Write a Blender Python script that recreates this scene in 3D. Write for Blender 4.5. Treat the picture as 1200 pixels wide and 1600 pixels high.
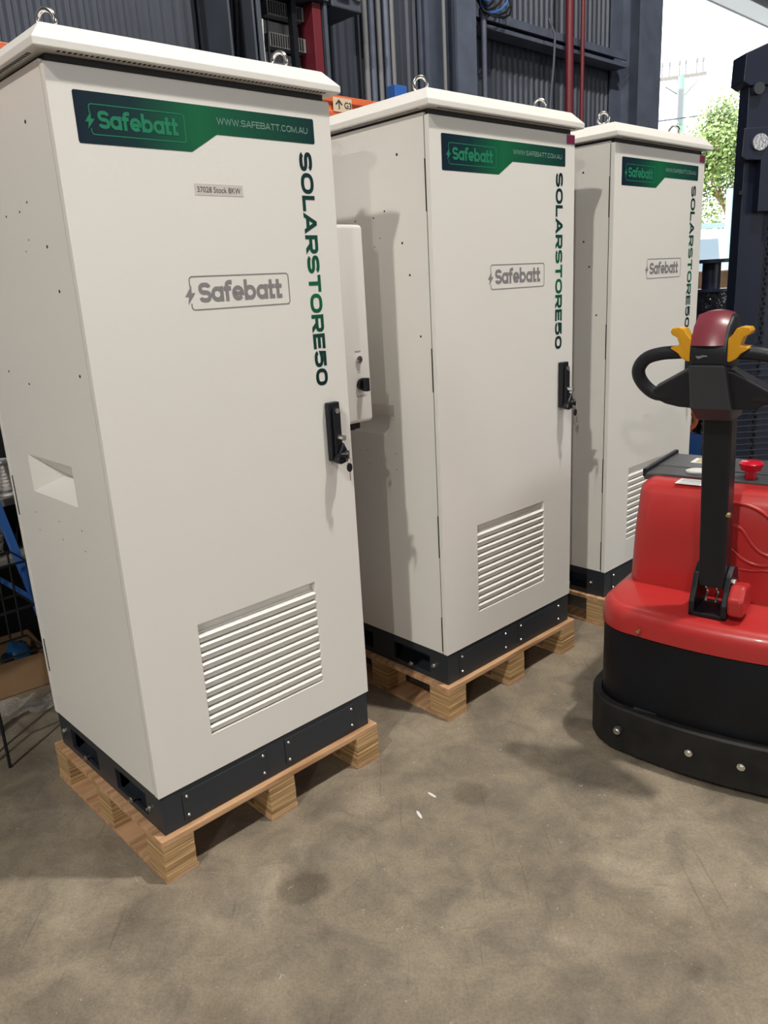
import bpy, bmesh, math, random
from mathutils import Vector, Matrix, Euler
random.seed(7)
PI = math.pi
for o in list(bpy.data.objects): bpy.data.objects.remove(o)
SC = bpy.context.scene
COL = SC.collection

# ---------------------------------------------------------------- camera
CAMH, PITCH, ROLL, FPX = 1.635, 0.28144, -0.0568, 1220.5
cam_d = bpy.data.cameras.new('camera'); cam = bpy.data.objects.new('camera', cam_d); COL.objects.link(cam)
cam_d.sensor_fit = 'VERTICAL'; cam_d.sensor_height = 36.0; cam_d.lens = FPX * 36.0 / 1600.0
cam_d.clip_start = 0.05; cam_d.clip_end = 400
fw = Vector((0, math.cos(PITCH), -math.sin(PITCH))); up = Vector((0, math.sin(PITCH), math.cos(PITCH))); rt = Vector((1, 0, 0))
c_, s_ = math.cos(ROLL), math.sin(ROLL)
rt2 = rt * c_ + up * s_; up2 = up * c_ - rt * s_
cam.matrix_world = Matrix(((rt2.x, up2.x, -fw.x, 0), (rt2.y, up2.y, -fw.y, 0), (rt2.z, up2.z, -fw.z, CAMH), (0, 0, 0, 1)))
SC.camera = cam

# ---------------------------------------------------------------- world, sun, lamps, exposure
SC.view_settings.view_transform = 'Standard'; SC.view_settings.look = 'None'
SC.view_settings.exposure = 0.19; SC.view_settings.gamma = 1.0; SC.view_settings.use_curve_mapping = False
W = bpy.data.worlds.new('sky'); SC.world = W; W.use_nodes = True
W.node_tree.nodes['Background'].inputs[0].default_value = (0.93, 0.97, 1.0, 1)
W.node_tree.nodes['Background'].inputs[1].default_value = 3.4
sd = bpy.data.lights.new('sun', 'SUN'); sd.energy = 6.0; sd.angle = 0.02; sd.color = (1.0, .96, .88)
sun = bpy.data.objects.new('sun', sd); COL.objects.link(sun)
sun.rotation_euler = Vector((-0.75, -0.15, 0.75)).to_track_quat('Z', 'Y').to_euler(); sun.location = (0, 0, 30)
def lamp(name, loc, power, color, r=.16):
    d = bpy.data.lights.new(name, 'POINT'); d.energy = power; d.color = color; d.shadow_soft_size = r
    o = bpy.data.objects.new(name, d); COL.objects.link(o); o.location = loc
    return o
# high-bay lamps under the roof
lamp('high_bay_lamp', (-3.1, -3.9, 8.0), 1500, (1.0, .965, .87), .14)
lamp('high_bay_lamp', (-4.7, -16.7, 8.0), 1900, (1.0, .965, .87), .16)
lamp('high_bay_lamp', (2.65, 1.68, 8.0), 1480, (1.0, .93, .83), .14)

# ---------------------------------------------------------------- frames
UA = 0.757                                   # direction of the back wall and the cabinet row
U = Vector((math.cos(UA), math.sin(UA), 0)); N = Vector((-math.sin(UA), math.cos(UA), 0))
def wpt(s, q, z=0): return U * s + N * q + Vector((0, 0, z))

# ---------------------------------------------------------------- materials
MATS = {}
def mat(name, col, rough=.5, metal=0, bump=0, bscale=200, var=0, vscale=3, spec=.5, coat=0, emit=None, trans=0, alpha=1, bdist=.001):
    if name in MATS: return MATS[name]
    m = bpy.data.materials.new(name); m.use_nodes = True; nt = m.node_tree; b = nt.nodes['Principled BSDF']
    b.inputs['Base Color'].default_value = (*col, 1); b.inputs['Roughness'].default_value = rough
    b.inputs['Metallic'].default_value = metal; b.inputs['Specular IOR Level'].default_value = spec
    b.inputs['Coat Weight'].default_value = coat; b.inputs['Transmission Weight'].default_value = trans
    b.inputs['Alpha'].default_value = alpha
    tc = nt.nodes.new('ShaderNodeTexCoord')
    if bump:
        n = nt.nodes.new('ShaderNodeTexNoise'); n.inputs['Scale'].default_value = bscale; n.inputs['Detail'].default_value = 2
        nt.links.new(tc.outputs['Object'], n.inputs['Vector'])
        bp = nt.nodes.new('ShaderNodeBump'); bp.inputs['Strength'].default_value = bump; bp.inputs['Distance'].default_value = bdist
        nt.links.new(n.outputs['Fac'], bp.inputs['Height']); nt.links.new(bp.outputs['Normal'], b.inputs['Normal'])
    if var:
        n2 = nt.nodes.new('ShaderNodeTexNoise'); n2.inputs['Scale'].default_value = vscale; n2.inputs['Detail'].default_value = 6
        nt.links.new(tc.outputs['Object'], n2.inputs['Vector'])
        r = nt.nodes.new('ShaderNodeValToRGB')
        r.color_ramp.elements[0].position = .3; r.color_ramp.elements[1].position = .7
        r.color_ramp.elements[0].color = (*[c * (1 - var) for c in col], 1); r.color_ramp.elements[1].color = (*[min(1, c * (1 + var)) for c in col], 1)
        nt.links.new(n2.outputs['Fac'], r.inputs['Fac']); nt.links.new(r.outputs['Color'], b.inputs['Base Color'])
    if emit: b.inputs['Emission Color'].default_value = (*emit[0], 1); b.inputs['Emission Strength'].default_value = emit[1]
    MATS[name] = m; return m
def ramp_mat(name, axis, stops, rough=.35):
    """colour print that changes along one axis of the thing"""
    m = bpy.data.materials.new(name); m.use_nodes = True; nt = m.node_tree; b = nt.nodes['Principled BSDF']
    tc = nt.nodes.new('ShaderNodeTexCoord'); sx = nt.nodes.new('ShaderNodeSeparateXYZ'); nt.links.new(tc.outputs['Object'], sx.inputs[0])
    mr = nt.nodes.new('ShaderNodeMapRange'); lo, hi = stops[0][0], stops[-1][0]
    mr.inputs['From Min'].default_value = lo; mr.inputs['From Max'].default_value = hi
    nt.links.new(sx.outputs[axis], mr.inputs['Value'])
    r = nt.nodes.new('ShaderNodeValToRGB'); nt.links.new(mr.outputs['Result'], r.inputs['Fac'])
    el = r.color_ramp.elements
    for k, (p, c) in enumerate(stops):
        e = el[k] if k < 2 else el.new(1)
        if k >= 2: pass
        e.position = (p - lo) / (hi - lo) if k != 1 or len(stops) == 2 else (p - lo) / (hi - lo)
        e.color = (*c, 1)
    nt.links.new(r.outputs['Color'], b.inputs['Base Color']); b.inputs['Roughness'].default_value = rough; b.inputs['Specular IOR Level'].default_value = .22
    MATS[name] = m; return m

white = mat('white_powder_coat', (.78, .765, .735), .33, bump=.45, bscale=420, bdist=.0007)
holeblk = mat('hole_black', (.01, .01, .012), .8)
plinthm = mat('charcoal_paint', (.022, .027, .036), .38, bump=.1, bscale=300)
steel = mat('zinc_steel', (.72, .72, .70), .28, metal=1)
chrome = mat('bright_zinc', (.85, .85, .84), .15, metal=1)
blackpl = mat('black_plastic', (.007, .008, .012), .38, spec=.4)
greytxt = mat('grey_print', (.235, .225, .235), .45)
greylabel = mat('grey_label', (.60, .57, .55), .5)
darktxt = mat('black_print', (.03, .03, .03), .5)
bannerm = ramp_mat('banner_print', 'X', [(.056, (.003, .013, .030)), (.20, (.003, .030, .035)), (.375, (.004, .125, .050)), (.47, (.004, .090, .045)), (.751, (.003, .030, .034))], .5)
bannertxt = mat('banner_green_print', (.016, .21, .11), .5, spec=.2)
bannerurl = mat('banner_pale_print', (.20, .34, .28), .5, spec=.2)
solarm = ramp_mat('product_print', 'Z', [(1.355, (.004, .020, .028)), (1.50, (.004, .055, .035)), (1.62, (.005, .13, .055)), (1.78, (.004, .06, .04)), (2.01, (.003, .016, .026))], .4)
magenta = mat('magenta_sticker', (.40, .03, .12), .5)
silverst = mat('silver_sticker_edge', (.6, .6, .6), .3, metal=1)
redm = mat('red_paint', (.42, .022, .022), .36, bump=.05, bscale=60, coat=.25)
truckblk = mat('truck_black_paint', (.0035, .0045, .008), .45, spec=.3, var=.35, vscale=6)
rubber = mat('black_rubber', (.011, .0105, .0105), .6, spec=.35, var=.45, vscale=14, bump=.3, bscale=60)
covergrey = mat('dark_grey_plastic', (.034, .037, .047), .45, bump=.15, bscale=500)
lidm = mat('lid_dark_plastic', (.055, .057, .062), .42, bump=.2, bscale=400)
grip = mat('grip_rubber', (.010, .011, .017), .5, spec=.4)
yellow = mat('yellow_plastic', (.62, .30, .012), .35)
maroon = mat('maroon_plastic', (.17, .028, .042), .33)
stickwhite = mat('white_sticker', (.75, .75, .75), .4)
brass = mat('brass_bolt', (.6, .48, .25), .3, metal=1)
bluepaint = mat('blue_paint', (.03, .12, .42), .4)
orangepaint = mat('orange_beam_paint', (.62, .13, .045), .45, var=.15, vscale=5)
cardboard = mat('cardboard', (.30, .18, .095), .8, var=.12, vscale=8)
steelcol = mat('galvanised_column', (.105, .125, .18), .5, var=.15, vscale=6, metal=.2)
steeldark = mat('grey_painted_steel', (.055, .066, .09), .55, var=.12, vscale=5)
redpipe = mat('red_pipe_paint', (.13, .012, .022), .45)
blackwrap = mat('black_stretch_wrap', (.008, .009, .013), .12, bump=1.0, bscale=22, bdist=.02)
navymast = mat('mast_navy_paint', (.004, .008, .024), .4, var=.2, vscale=4)
timber = mat('rough_timber', (.30, .19, .12), .8, var=.25, vscale=12)
clearwrap = mat('clear_plastic_wrap', (.9, .9, .9), .06, bump=1, bscale=26, bdist=.02, trans=.5, alpha=.32)

def concrete():
    m = bpy.data.materials.new('concrete_floor'); m.use_nodes = True; nt = m.node_tree; L = nt.links; b = nt.nodes['Principled BSDF']
    tc = nt.nodes.new('ShaderNodeTexCoord')
    def noise(sc, det=6, rough=.6, dist=0, w=None):
        n = nt.nodes.new('ShaderNodeTexNoise'); n.inputs['Scale'].default_value = sc; n.inputs['Detail'].default_value = det
        n.inputs['Roughness'].default_value = rough; n.inputs['Distortion'].default_value = dist
        if w:
            mp = nt.nodes.new('ShaderNodeMapping'); mp.inputs['Location'].default_value = w; L.new(tc.outputs['Object'], mp.inputs[0]); L.new(mp.outputs[0], n.inputs['Vector'])
        else: L.new(tc.outputs['Object'], n.inputs['Vector'])
        return n
    def ramp(src, stops):
        r = nt.nodes.new('ShaderNodeValToRGB'); el = r.color_ramp.elements
        for k, (p, c) in enumerate(stops):
            e = el[k] if k < 2 else el.new(p)
            e.position = p; e.color = (*c, 1)
        L.new(src, r.inputs['Fac']); return r
    def mix(a, bb, fac, mode='MIX'):
        x = nt.nodes.new('ShaderNodeMix'); x.data_type = 'RGBA'; x.blend_type = mode
        for s, v in ((0, fac), (6, a), (7, bb)):
            if hasattr(v, 'default_value'): L.new(v, x.inputs[s])
            elif isinstance(v, tuple): x.inputs[s].default_value = (*v, 1)
            else: x.inputs[s].default_value = v
        return x.outputs[2]
    big = ramp(noise(1.7, 8, .62, .8).outputs['Fac'], [(.30, (.178, .150, .114)), (.52, (.262, .222, .170)), (.70, (.345, .297, .230))])
    mid = ramp(noise(7, 8, .7, .5, (3, 1, 0)).outputs['Fac'], [(.35, (.60, .59, .60)), (.62, (1.06, 1.04, 1.0))])
    c = mix(big.outputs[0], mid.outputs[0], .85, 'MULTIPLY')
    # dark round stains
    st = ramp(noise(2.6, 3, .45, .2, (7.3, 2.2, 0)).outputs['Fac'], [(.655, (1, 1, 1)), (.70, (.62, .60, .58))])
    c = mix(c, st.outputs[0], .9, 'MULTIPLY')
    # scuffs: stretched noise
    def scuff(rot, sx, sy, w, thr, col):
        mp = nt.nodes.new('ShaderNodeMapping'); mp.inputs['Rotation'].default_value = (0, 0, rot); mp.inputs['Scale'].default_value = (sx, sy, 1); mp.inputs['Location'].default_value = w
        L.new(tc.outputs['Object'], mp.inputs[0]); n = nt.nodes.new('ShaderNodeTexNoise'); n.inputs['Scale'].default_value = 1; n.inputs['Detail'].default_value = 3; n.inputs['Distortion'].default_value = .6
        L.new(mp.outputs[0], n.inputs['Vector'])
        return ramp(n.outputs['Fac'], [(thr, (1, 1, 1)), (thr + .025, col)])
    c = mix(c, scuff(.5, 3.5, 50, (0, 0, 0), .70, (.68, .66, .64)).outputs[0], .45, 'MULTIPLY')
    c = mix(c, scuff(-1.0, 60, 2.6, (4, 0, 0), .68, (.66, .64, .6)).outputs[0], .6, 'MULTIPLY')
    c = mix(c, scuff(.1, 45, 3, (9, 3, 0), .71, (1.25, 1.2, 1.15)).outputs[0], .5, 'MULTIPLY')
    # hairline cracks
    v = nt.nodes.new('ShaderNodeTexVoronoi'); v.feature = 'DISTANCE_TO_EDGE'; v.inputs['Scale'].default_value = .9
    dn = noise(3, 4, .6); vm = nt.nodes.new('ShaderNodeVectorMath'); vm.operation = 'ADD'; L.new(tc.outputs['Object'], vm.inputs[0]); sc = nt.nodes.new('ShaderNodeVectorMath'); sc.operation = 'SCALE'; sc.inputs['Scale'].default_value = .5
    L.new(dn.outputs['Color'], sc.inputs[0]); L.new(sc.outputs[0], vm.inputs[1]); L.new(vm.outputs[0], v.inputs['Vector'])
    cr = ramp(v.outputs['Distance'], [(.0, (.72, .70, .68)), (.0035, (1, 1, 1))])
    c = mix(c, cr.outputs[0], .45, 'MULTIPLY')
    # separate oil stains with their own places and ragged edges
    for (sx_, sy_, rad, dark) in ((-.289, 1.853, .085, .60), (.234, 2.237, .075, .68), (-.449, 1.40, .10, .78), (-.137, 2.07, .05, .82), (-1.45, 2.5, .22, .72), (1.15, 1.55, .06, .8)):
        d1 = nt.nodes.new('ShaderNodeVectorMath'); d1.operation = 'SCALE'; d1.inputs['Scale'].default_value = .12; L.new(noise(9, 4, .6).outputs['Color'], d1.inputs[0])
        d2 = nt.nodes.new('ShaderNodeVectorMath'); d2.operation = 'ADD'; L.new(tc.outputs['Object'], d2.inputs[0]); L.new(d1.outputs[0], d2.inputs[1])
        d3 = nt.nodes.new('ShaderNodeVectorMath'); d3.operation = 'DISTANCE'; L.new(d2.outputs[0], d3.inputs[0]); d3.inputs[1].default_value = (sx_ + .06, sy_ + .06, .06)
        c = mix(c, ramp(d3.outputs['Value'], [(rad * .6, (dark, dark * .98, dark * .96)), (rad * 1.05, (1, 1, 1))]).outputs[0], 1.0, 'MULTIPLY')
    # fine grit and tiny specks
    gr = ramp(noise(120, 3, .7).outputs['Fac'], [(.3, (.70, .70, .70)), (.6, (1.10, 1.10, 1.10))])
    c = mix(c, gr.outputs[0], .7, 'MULTIPLY')
    sp = ramp(noise(70, 2, .5, 1.5, (1, 5, 0)).outputs['Fac'], [(.735, (0, 0, 0)), (.75, (1, 1, 1))])
    c = mix(c, (.42, .40, .36), sp.outputs[0])
    L.new(c, b.inputs['Base Color'])
    rr = nt.nodes.new('ShaderNodeMapRange'); rr.inputs['To Min'].default_value = .42; rr.inputs['To Max'].default_value = .68
    L.new(noise(5, 5, .6).outputs['Fac'], rr.inputs['Value']); L.new(rr.outputs[0], b.inputs['Roughness'])
    bp = nt.nodes.new('ShaderNodeBump'); bp.inputs['Strength'].default_value = .25; bp.inputs['Distance'].default_value = .003
    L.new(noise(45, 6, .7).outputs['Fac'], bp.inputs['Height']); L.new(bp.outputs[0], b.inputs['Normal'])
    return m
def plywood(name, layered):
    m = bpy.data.materials.new(name); m.use_nodes = True; nt = m.node_tree; L = nt.links; b = nt.nodes['Principled BSDF']
    tc = nt.nodes.new('ShaderNodeTexCoord'); mp = nt.nodes.new('ShaderNodeMapping'); L.new(tc.outputs['Object'], mp.inputs[0])
    n = nt.nodes.new('ShaderNodeTexNoise'); n.inputs['Detail'].default_value = 4
    mp.inputs['Scale'].default_value = (1.4, 1.4, 85) if layered else (3, 26, 26)
    n.inputs['Scale'].default_value = 1.6; L.new(mp.outputs[0], n.inputs['Vector'])
    r = nt.nodes.new('ShaderNodeValToRGB'); L.new(n.outputs['Fac'], r.inputs['Fac'])
    r.color_ramp.elements[0].position = .36; r.color_ramp.elements[1].position = .60
    r.color_ramp.elements[0].color = (.24, .135, .05, 1) if layered else (.36, .19, .09, 1)
    r.color_ramp.elements[1].color = (.58, .38, .19, 1) if layered else (.56, .34, .19, 1)
    L.new(r.outputs[0], b.inputs['Base Color']); b.inputs['Roughness'].default_value = .7
    bp = nt.nodes.new('ShaderNodeBump'); bp.inputs['Strength'].default_value = .3; bp.inputs['Distance'].default_value = .002
    L.new(n.outputs['Fac'], bp.inputs['Height']); L.new(bp.outputs[0], b.inputs['Normal'])
    return m
concm = concrete(); plydeck = plywood('plywood_sheet', False); plyblock = plywood('layered_plywood_block', True)

# ---------------------------------------------------------------- mesh helper
class M:
    def __init__(s): s.v = []; s.f = []; s.m = []
    def quadpts(s, pts, mi=0):
        i = len(s.v); s.v += [tuple(p) for p in pts]; s.f.append(tuple(range(i, i + len(pts)))); s.m.append(mi)
    def box(s, x0, x1, y0, y1, z0, z1, mi=0, r=None):
        P = [(x0, y0, z0), (x1, y0, z0), (x1, y1, z0), (x0, y1, z0), (x0, y0, z1), (x1, y0, z1), (x1, y1, z1), (x0, y1, z1)]
        if r: P = [tuple(r @ Vector(p)) for p in P]
        i = len(s.v); s.v += P
        for f in ((0, 3, 2, 1), (4, 5, 6, 7), (0, 1, 5, 4), (1, 2, 6, 5), (2, 3, 7, 6), (3, 0, 4, 7)):
            s.f.append(tuple(i + k for k in f)); s.m.append(mi)
        return s
    def rings(s, R, closed=True, cap0=True, cap1=True, mi=0, loop=False):
        """skin a list of vertex rings"""
        i = len(s.v); n = len(R[0])
        for r in R: s.v += [tuple(p) for p in r]
        K = len(R)
        for k in range(K if loop else K - 1):
            for j in range(n if closed else n - 1):
                a = i + k * n + j; b_ = i + k * n + (j + 1) % n; c = i + ((k + 1) % K) * n + (j + 1) % n; d = i + ((k + 1) % K) * n + j
                s.f.append((a, b_, c, d)); s.m.append(mi)
        if not loop:
            if cap0: s.f.append(tuple(i + j for j in reversed(range(n)))); s.m.append(mi)
            if cap1: s.f.append(tuple(i + (K - 1) * n + j for j in range(n))); s.m.append(mi)
        return s
    def cyl(s, p0, p1, r0, r1=None, n=20, mi=0, cap=True):
        r1 = r0 if r1 is None else r1; p0 = Vector(p0); p1 = Vector(p1); d = (p1 - p0).normalized()
        a = d.orthogonal().normalized(); b = d.cross(a)
        R = [[p + (a * math.cos(2 * PI * k / n) + b * math.sin(2 * PI * k / n)) * r for k in range(n)] for p, r in ((p0, r0), (p1, r1))]
        return s.rings(R, cap0=cap, cap1=cap, mi=mi)
    def tube(s, P, r, n=12, loop=False, mi=0, squash=1.0, sdir=None):
        P = [Vector(p) for p in P]; K = len(P); R = []; a = None
        for k in range(K):
            if loop: t = (P[(k + 1) % K] - P[k - 1]).normalized()
            else: t = (P[min(k + 1, K - 1)] - P[max(k - 1, 0)]).normalized()
            if a is None:
                a = Vector(sdir) if sdir else t.orthogonal()
            a = (a - t * a.dot(t)).normalized(); b = t.cross(a)
            rr = r[k] if isinstance(r, (list, tuple)) else r
            R.append([P[k] + a * math.cos(2 * PI * j / n) * rr * squash + b * math.sin(2 * PI * j / n) * rr for j in range(n)])
        return s.rings(R, loop=loop, mi=mi)
    def prism(s, poly, axis, a0, a1, mi=0):
        """extrude polygon; axis 'y': poly in (x,z); 'x': poly in (y,z); 'z': poly in (x,y)"""
        def P(p, a): return (p[0], a, p[1]) if axis == 'y' else ((a, p[0], p[1]) if axis == 'x' else (p[0], p[1], a))
        s.rings([[P(p, a0) for p in poly], [P(p, a1) for p in poly]], mi=mi); return s
    def build(s, name, mats, parent=None, smooth=None, bevel=0, bseg=2, label=None):
        me = bpy.data.meshes.new(name); me.from_pydata(s.v, [], s.f)
        if not isinstance(mats, (list, tuple)): mats = [mats]
        for m in mats: me.materials.append(m)
        for p, k in zip(me.polygons, s.m): p.material_index = k
        bm = bmesh.new(); bm.from_mesh(me)
        bmesh.ops.recalc_face_normals(bm, faces=bm.faces)
        if bevel:
            ed = [e for e in bm.edges if len(e.link_faces) == 2 and e.calc_face_angle(0) > .5]
            bmesh.ops.bevel(bm, geom=ed, offset=bevel, segments=bseg, profile=.5, affect='EDGES', clamp_overlap=True)
        if smooth:
            for f in bm.faces: f.smooth = True
            for e in bm.edges:
                if len(e.link_faces) != 2 or e.calc_face_angle(0) > smooth: e.smooth = False
        bm.to_mesh(me); bm.free()
        o = bpy.data.objects.new(name, me); COL.objects.link(o)
        if parent: o.parent = parent
        if label: o['label'] = label
        return o
def thing(name, label, cat, loc=(0, 0, 0), rz=0, group=None):
    o = bpy.data.objects.new(name, None); COL.objects.link(o); o.empty_display_size = .1
    o.location = loc; o.rotation_euler = (0, 0, rz); o['label'] = label; o['category'] = cat
    if group: o['group'] = group
    return o
def tag(o, label, cat, group=None):
    o['label'] = label; o['category'] = cat
    if group: o['group'] = group
    return o
def struct(o): o['kind'] = 'structure'; return o
def dup(root):
    r = root.copy(); COL.objects.link(r)
    def rec(src, dst):
        for ch in list(src.children):
            c = ch.copy(); COL.objects.link(c); c.parent = dst; rec(ch, c)
    rec(root, r); return r

# ---------------------------------------------------------------- stroke lettering
def sarc(cx, cy, rx, ry, a0, a1, n=14, e=2.5):
    out = []
    for k in range(n + 1):
        a = math.radians(a0 + (a1 - a0) * k / n); c, s = math.cos(a), math.sin(a)
        out.append((cx + rx * math.copysign(abs(c) ** (2 / e), c), cy + ry * math.copysign(abs(s) ** (2 / e), s)))
    return out
def glyph(ch, t):
    """width, list of (points, closed) centre lines, cap height 1"""
    h = t / 2; y0, y1, ym = h, 1 - h, .5
    if ch == '.': return .26, [([(.13 - h * .1, 0), (.13 - h * .1, t)], False)]
    if ch in 'O0':
        w = 1.22 if ch == 'O' else 1.12; return w, [(sarc(w / 2, .5, w / 2 - h, .5 - h, 0, 360, 40)[:-1], True)]
    if ch == 'C':
        w = 1.16; return w, [(sarc(w / 2, .5, w / 2 - h, .5 - h, 38, 322, 34), False)]
    if ch == 'S':
        w = 1.1; ra = (y1 - ym) / 2
        p = sarc(w / 2, (y1 + ym) / 2, w / 2 - h, ra, 12, 270, 22) + sarc(w / 2, (y0 + ym) / 2, w / 2 - h, ra, 90, -168, 22)[1:]
        return w, [(p, False)]
    if ch == 'L': return .92, [([(h, 1), (h, h), (.92, h)], False)]
    if ch == 'T': return 1.06, [([(0, y1), (1.06, y1)], False), ([(.53, y1 - h), (.53, 0)], False)]
    if ch == 'E': return .98, [([(.98, y1), (h, y1), (h, y0), (.98, y0)], False), ([(t, .5), (.93, .5)], False)]
    if ch == 'F': return .95, [([(.95, y1), (h, y1), (h, 0)], False), ([(t, .48), (.88, .48)], False)]
    if ch == 'A': return 1.22, [([(h * .9, 0), (.61 - h * .3, y1 + h * .2), (.61 + h * .3, y1 + h * .2), (1.22 - h * .9, 0)], False), ([(.30, .30), (.92, .30)], False)]
    if ch == 'R':
        w = 1.12; return w, [([(h, 0), (h, y1)] + sarc(w - h - .24, (y1 + .42) / 2, .24, (y1 - .42) / 2, 90, -90, 12) + [(t, .42)], False), ([(.60, .42 - h * .4), (w - h * 1.1, 0)], False)]
    if ch == 'B':
        w = 1.08; return w, [([(h, h), (h, y1)] + sarc(w - h - .26, (y1 + .51) / 2, .22, (y1 - .51) / 2, 90, -90, 12) + [(t, .51)], False), ([(w - .3, .51)] + sarc(w - h - .24, (y0 + .51) / 2, .24, (.51 - y0) / 2, 90, -90, 12) + [(h, y0)], False)]
    if ch == 'U':
        w = 1.12; return w, [([(h, 1)] + sarc(w / 2, .42, w / 2 - h, .42 - h, 180, 360, 20) + [(w - h, 1)], False)]
    if ch == 'M': return 1.3, [([(h, 0), (h, .93), (.65, .12), (1.3 - h, .93), (1.3 - h, 0)], False)]
    if ch == 'W': return 1.65, [([(h * .8, 1), (.45, h * .6), (.825, .88), (1.2, h * .6), (1.65 - h * .8, 1)], False)]
    if ch == '5':
        w = 1.08; return w, [([(w - .05, y1), (h + .06, y1), (h + .03, .55)] + sarc(w / 2, (y0 + .62) / 2, w / 2 - h, (.62 - y0) / 2, 110, -168, 24), False)]
    x = .78; xm = x / 2
    if ch == 's': return glyph('S', t)
    if ch == 'a':
        w = .80; return w, [(sarc(w / 2, xm, w / 2 - h, xm - h, 0, 360, 28, 2.1)[:-1], True), ([(w - h, x), (w - h, 0)], False)]
    if ch == 'e':
        w = .80; return w, [([(h * 1.5, xm - .02), (w - h, xm - .02)] + sarc(w / 2, xm, w / 2 - h, xm - h, 4, 320, 28, 2.1), False)]
    if ch == 'b':
        w = .80; return w, [(sarc(w / 2, xm, w / 2 - h, xm - h, 0, 360, 28, 2.1)[:-1], True), ([(h, 1.08), (h, 0)], False)]
    if ch == 'f':
        w = .50; return w, [([(.15 + h * .5, 0), (.15 + h * .5, .84)] + sarc(.15 + h * .5 + .19, .84, .19, .24 - h, 180, 90, 8, 2)[1:] + [(.56, 1.08 - h)], False), ([(0, x - h * 1.15), (w - .02, x - h * 1.15)], False)]
    if ch == 't':
        w = .48; return w, [([(.13 + h * .6, 1.02), (.13 + h * .6, h), (w, h)], False), ([(0, x - h * 1.1), (w, x - h * 1.1)], False)]
    return .5, []
def stroke(P, t, closed):
    """mitred strip along centre line: list of quads (2D)"""
    n = len(P); L = []; Rr = []; hw = t / 2
    for k in range(n):
        p = Vector(P[k])
        a = Vector(P[k - 1]) if (k > 0 or closed) else None; b = Vector(P[(k + 1) % n]) if (k < n - 1 or closed) else None
        d0 = (p - a).normalized() if a is not None else None; d1 = (b - p).normalized() if b is not None else None
        if d0 is None: d0 = d1
        if d1 is None: d1 = d0
        n0 = Vector((-d0.y, d0.x)); n1 = Vector((-d1.y, d1.x)); m_ = (n0 + n1)
        m_ = m_.normalized() if m_.length > .01 else n0
        k_ = min(1 / max(.2, m_.dot(n0)), 1.9)
        q0, q1 = p + m_ * hw * k_, p - m_ * hw * k_
        if (k == 0 or k == n - 1) and not closed and abs(d0.x) > .05 and abs(d0.y) > .5 and p.y in (0, 1):
            q0 = q0 + d0 * ((p.y - q0.y) / d0.y); q1 = q1 + d0 * ((p.y - q1.y) / d0.y)
        L.append(q0); Rr.append(q1)
    Q = []
    for k in range(n if closed else n - 1):
        j = (k + 1) % n; Q.append([L[k], Rr[k], Rr[j], L[j]])
    return Q
def lettering(text, t, gap):
    x = 0; Q = []
    for ch in text:
        w, st = glyph(ch, t)
        if ch == 'S' and any(c.islower() for c in text):
            w2 = .72
            st = [([(px * w2 / w, py) for px, py in P], c) for P, c in st]; w = w2
        for k, (P, c) in enumerate(st):
            Q += [[(q[0] + x, q[1], k + 3 * (len(Q) % 2)) for q in qd] for qd in stroke(P, t, c)]
        x += w + gap
    return Q, x - gap
def put2d(m, Q, fn, y=0, mi=0):
    for qd in Q: m.quadpts([(lambda p: (p[0], y - .00004 * qd[0][2], p[1]))(fn(q)) for q in qd], mi)
def logo2d(m, x, z, s, y, txt_y=None):
    """rounded outline, bolt and word; box .32 x .083 at scale 1"""
    w, h, r = .320 * s, .084 * s, .009 * s; T = .0030 * s
    P = [(x + .003 * s, z + .026 * s)]
    P += [(x + .0, z + .0)] and []
    path = [(x, z + h * .20)] + sarc(x + r, z + r, r, r, 180, 270, 5, 2) + sarc(x + w - r, z + r, r, r, 270, 360, 5, 2) + sarc(x + w - r, z + h - r, r, r, 0, 90, 5, 2) + sarc(x + r, z + h - r, r, r, 90, 180, 5, 2) + [(x, z + h * .70)]
    for qd in stroke(path, T, False): m.quadpts([(q[0], y, q[1]) for q in qd])
    y = y - .0001
    b = [(.004, .062), (-.017, .034), (-.006, .034), (-.010, .014), (.014, .043), (.003, .043)]
    m.quadpts([(x + bx * s, y, z + bz * s) for bx, bz in b])
    Q, tw = lettering('Safebatt', .215, .04)
    H = .050 * s; wd = .268 * s
    put2d(m, Q, lambda p: (x + .026 * s + p[0] / tw * wd, z + .018 * s + p[1] * H), y)
def text_obj(name, body, mt, parent, width, center, rot, label=None, bold=0.0, height=None):
    cu = bpy.data.curves.new(name, 'FONT'); cu.body = body; cu.size = 1; cu.align_x = 'CENTER'; cu.align_y = 'CENTER'; cu.offset = bold; cu.resolution_u = 4
    tmp = bpy.data.objects.new(name, cu); COL.objects.link(tmp)
    dg = bpy.context.evaluated_depsgraph_get(); dg.update()
    me = bpy.data.meshes.new_from_object(tmp.evaluated_get(dg)); bpy.data.objects.remove(tmp)
    xs = [v.co.x for v in me.vertices]; ys = [v.co.y for v in me.vertices]
    w0 = max(xs) - min(xs); h0 = max(ys) - min(ys); cx = (max(xs) + min(xs)) / 2; cy = (max(ys) + min(ys)) / 2
    sx = width / w0; sy = sx if height is None else height / h0
    R = Euler(rot).to_matrix(); c = Vector(center)
    for v in me.vertices: v.co = R @ Vector(((v.co.x - cx) * sx, (v.co.y - cy) * sy, 0)) + c
    me.materials.clear(); me.materials.append(mt)
    o = bpy.data.objects.new(name, me); COL.objects.link(o)
    if parent: o.parent = parent
    if label: o['label'] = label
    return o

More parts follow.
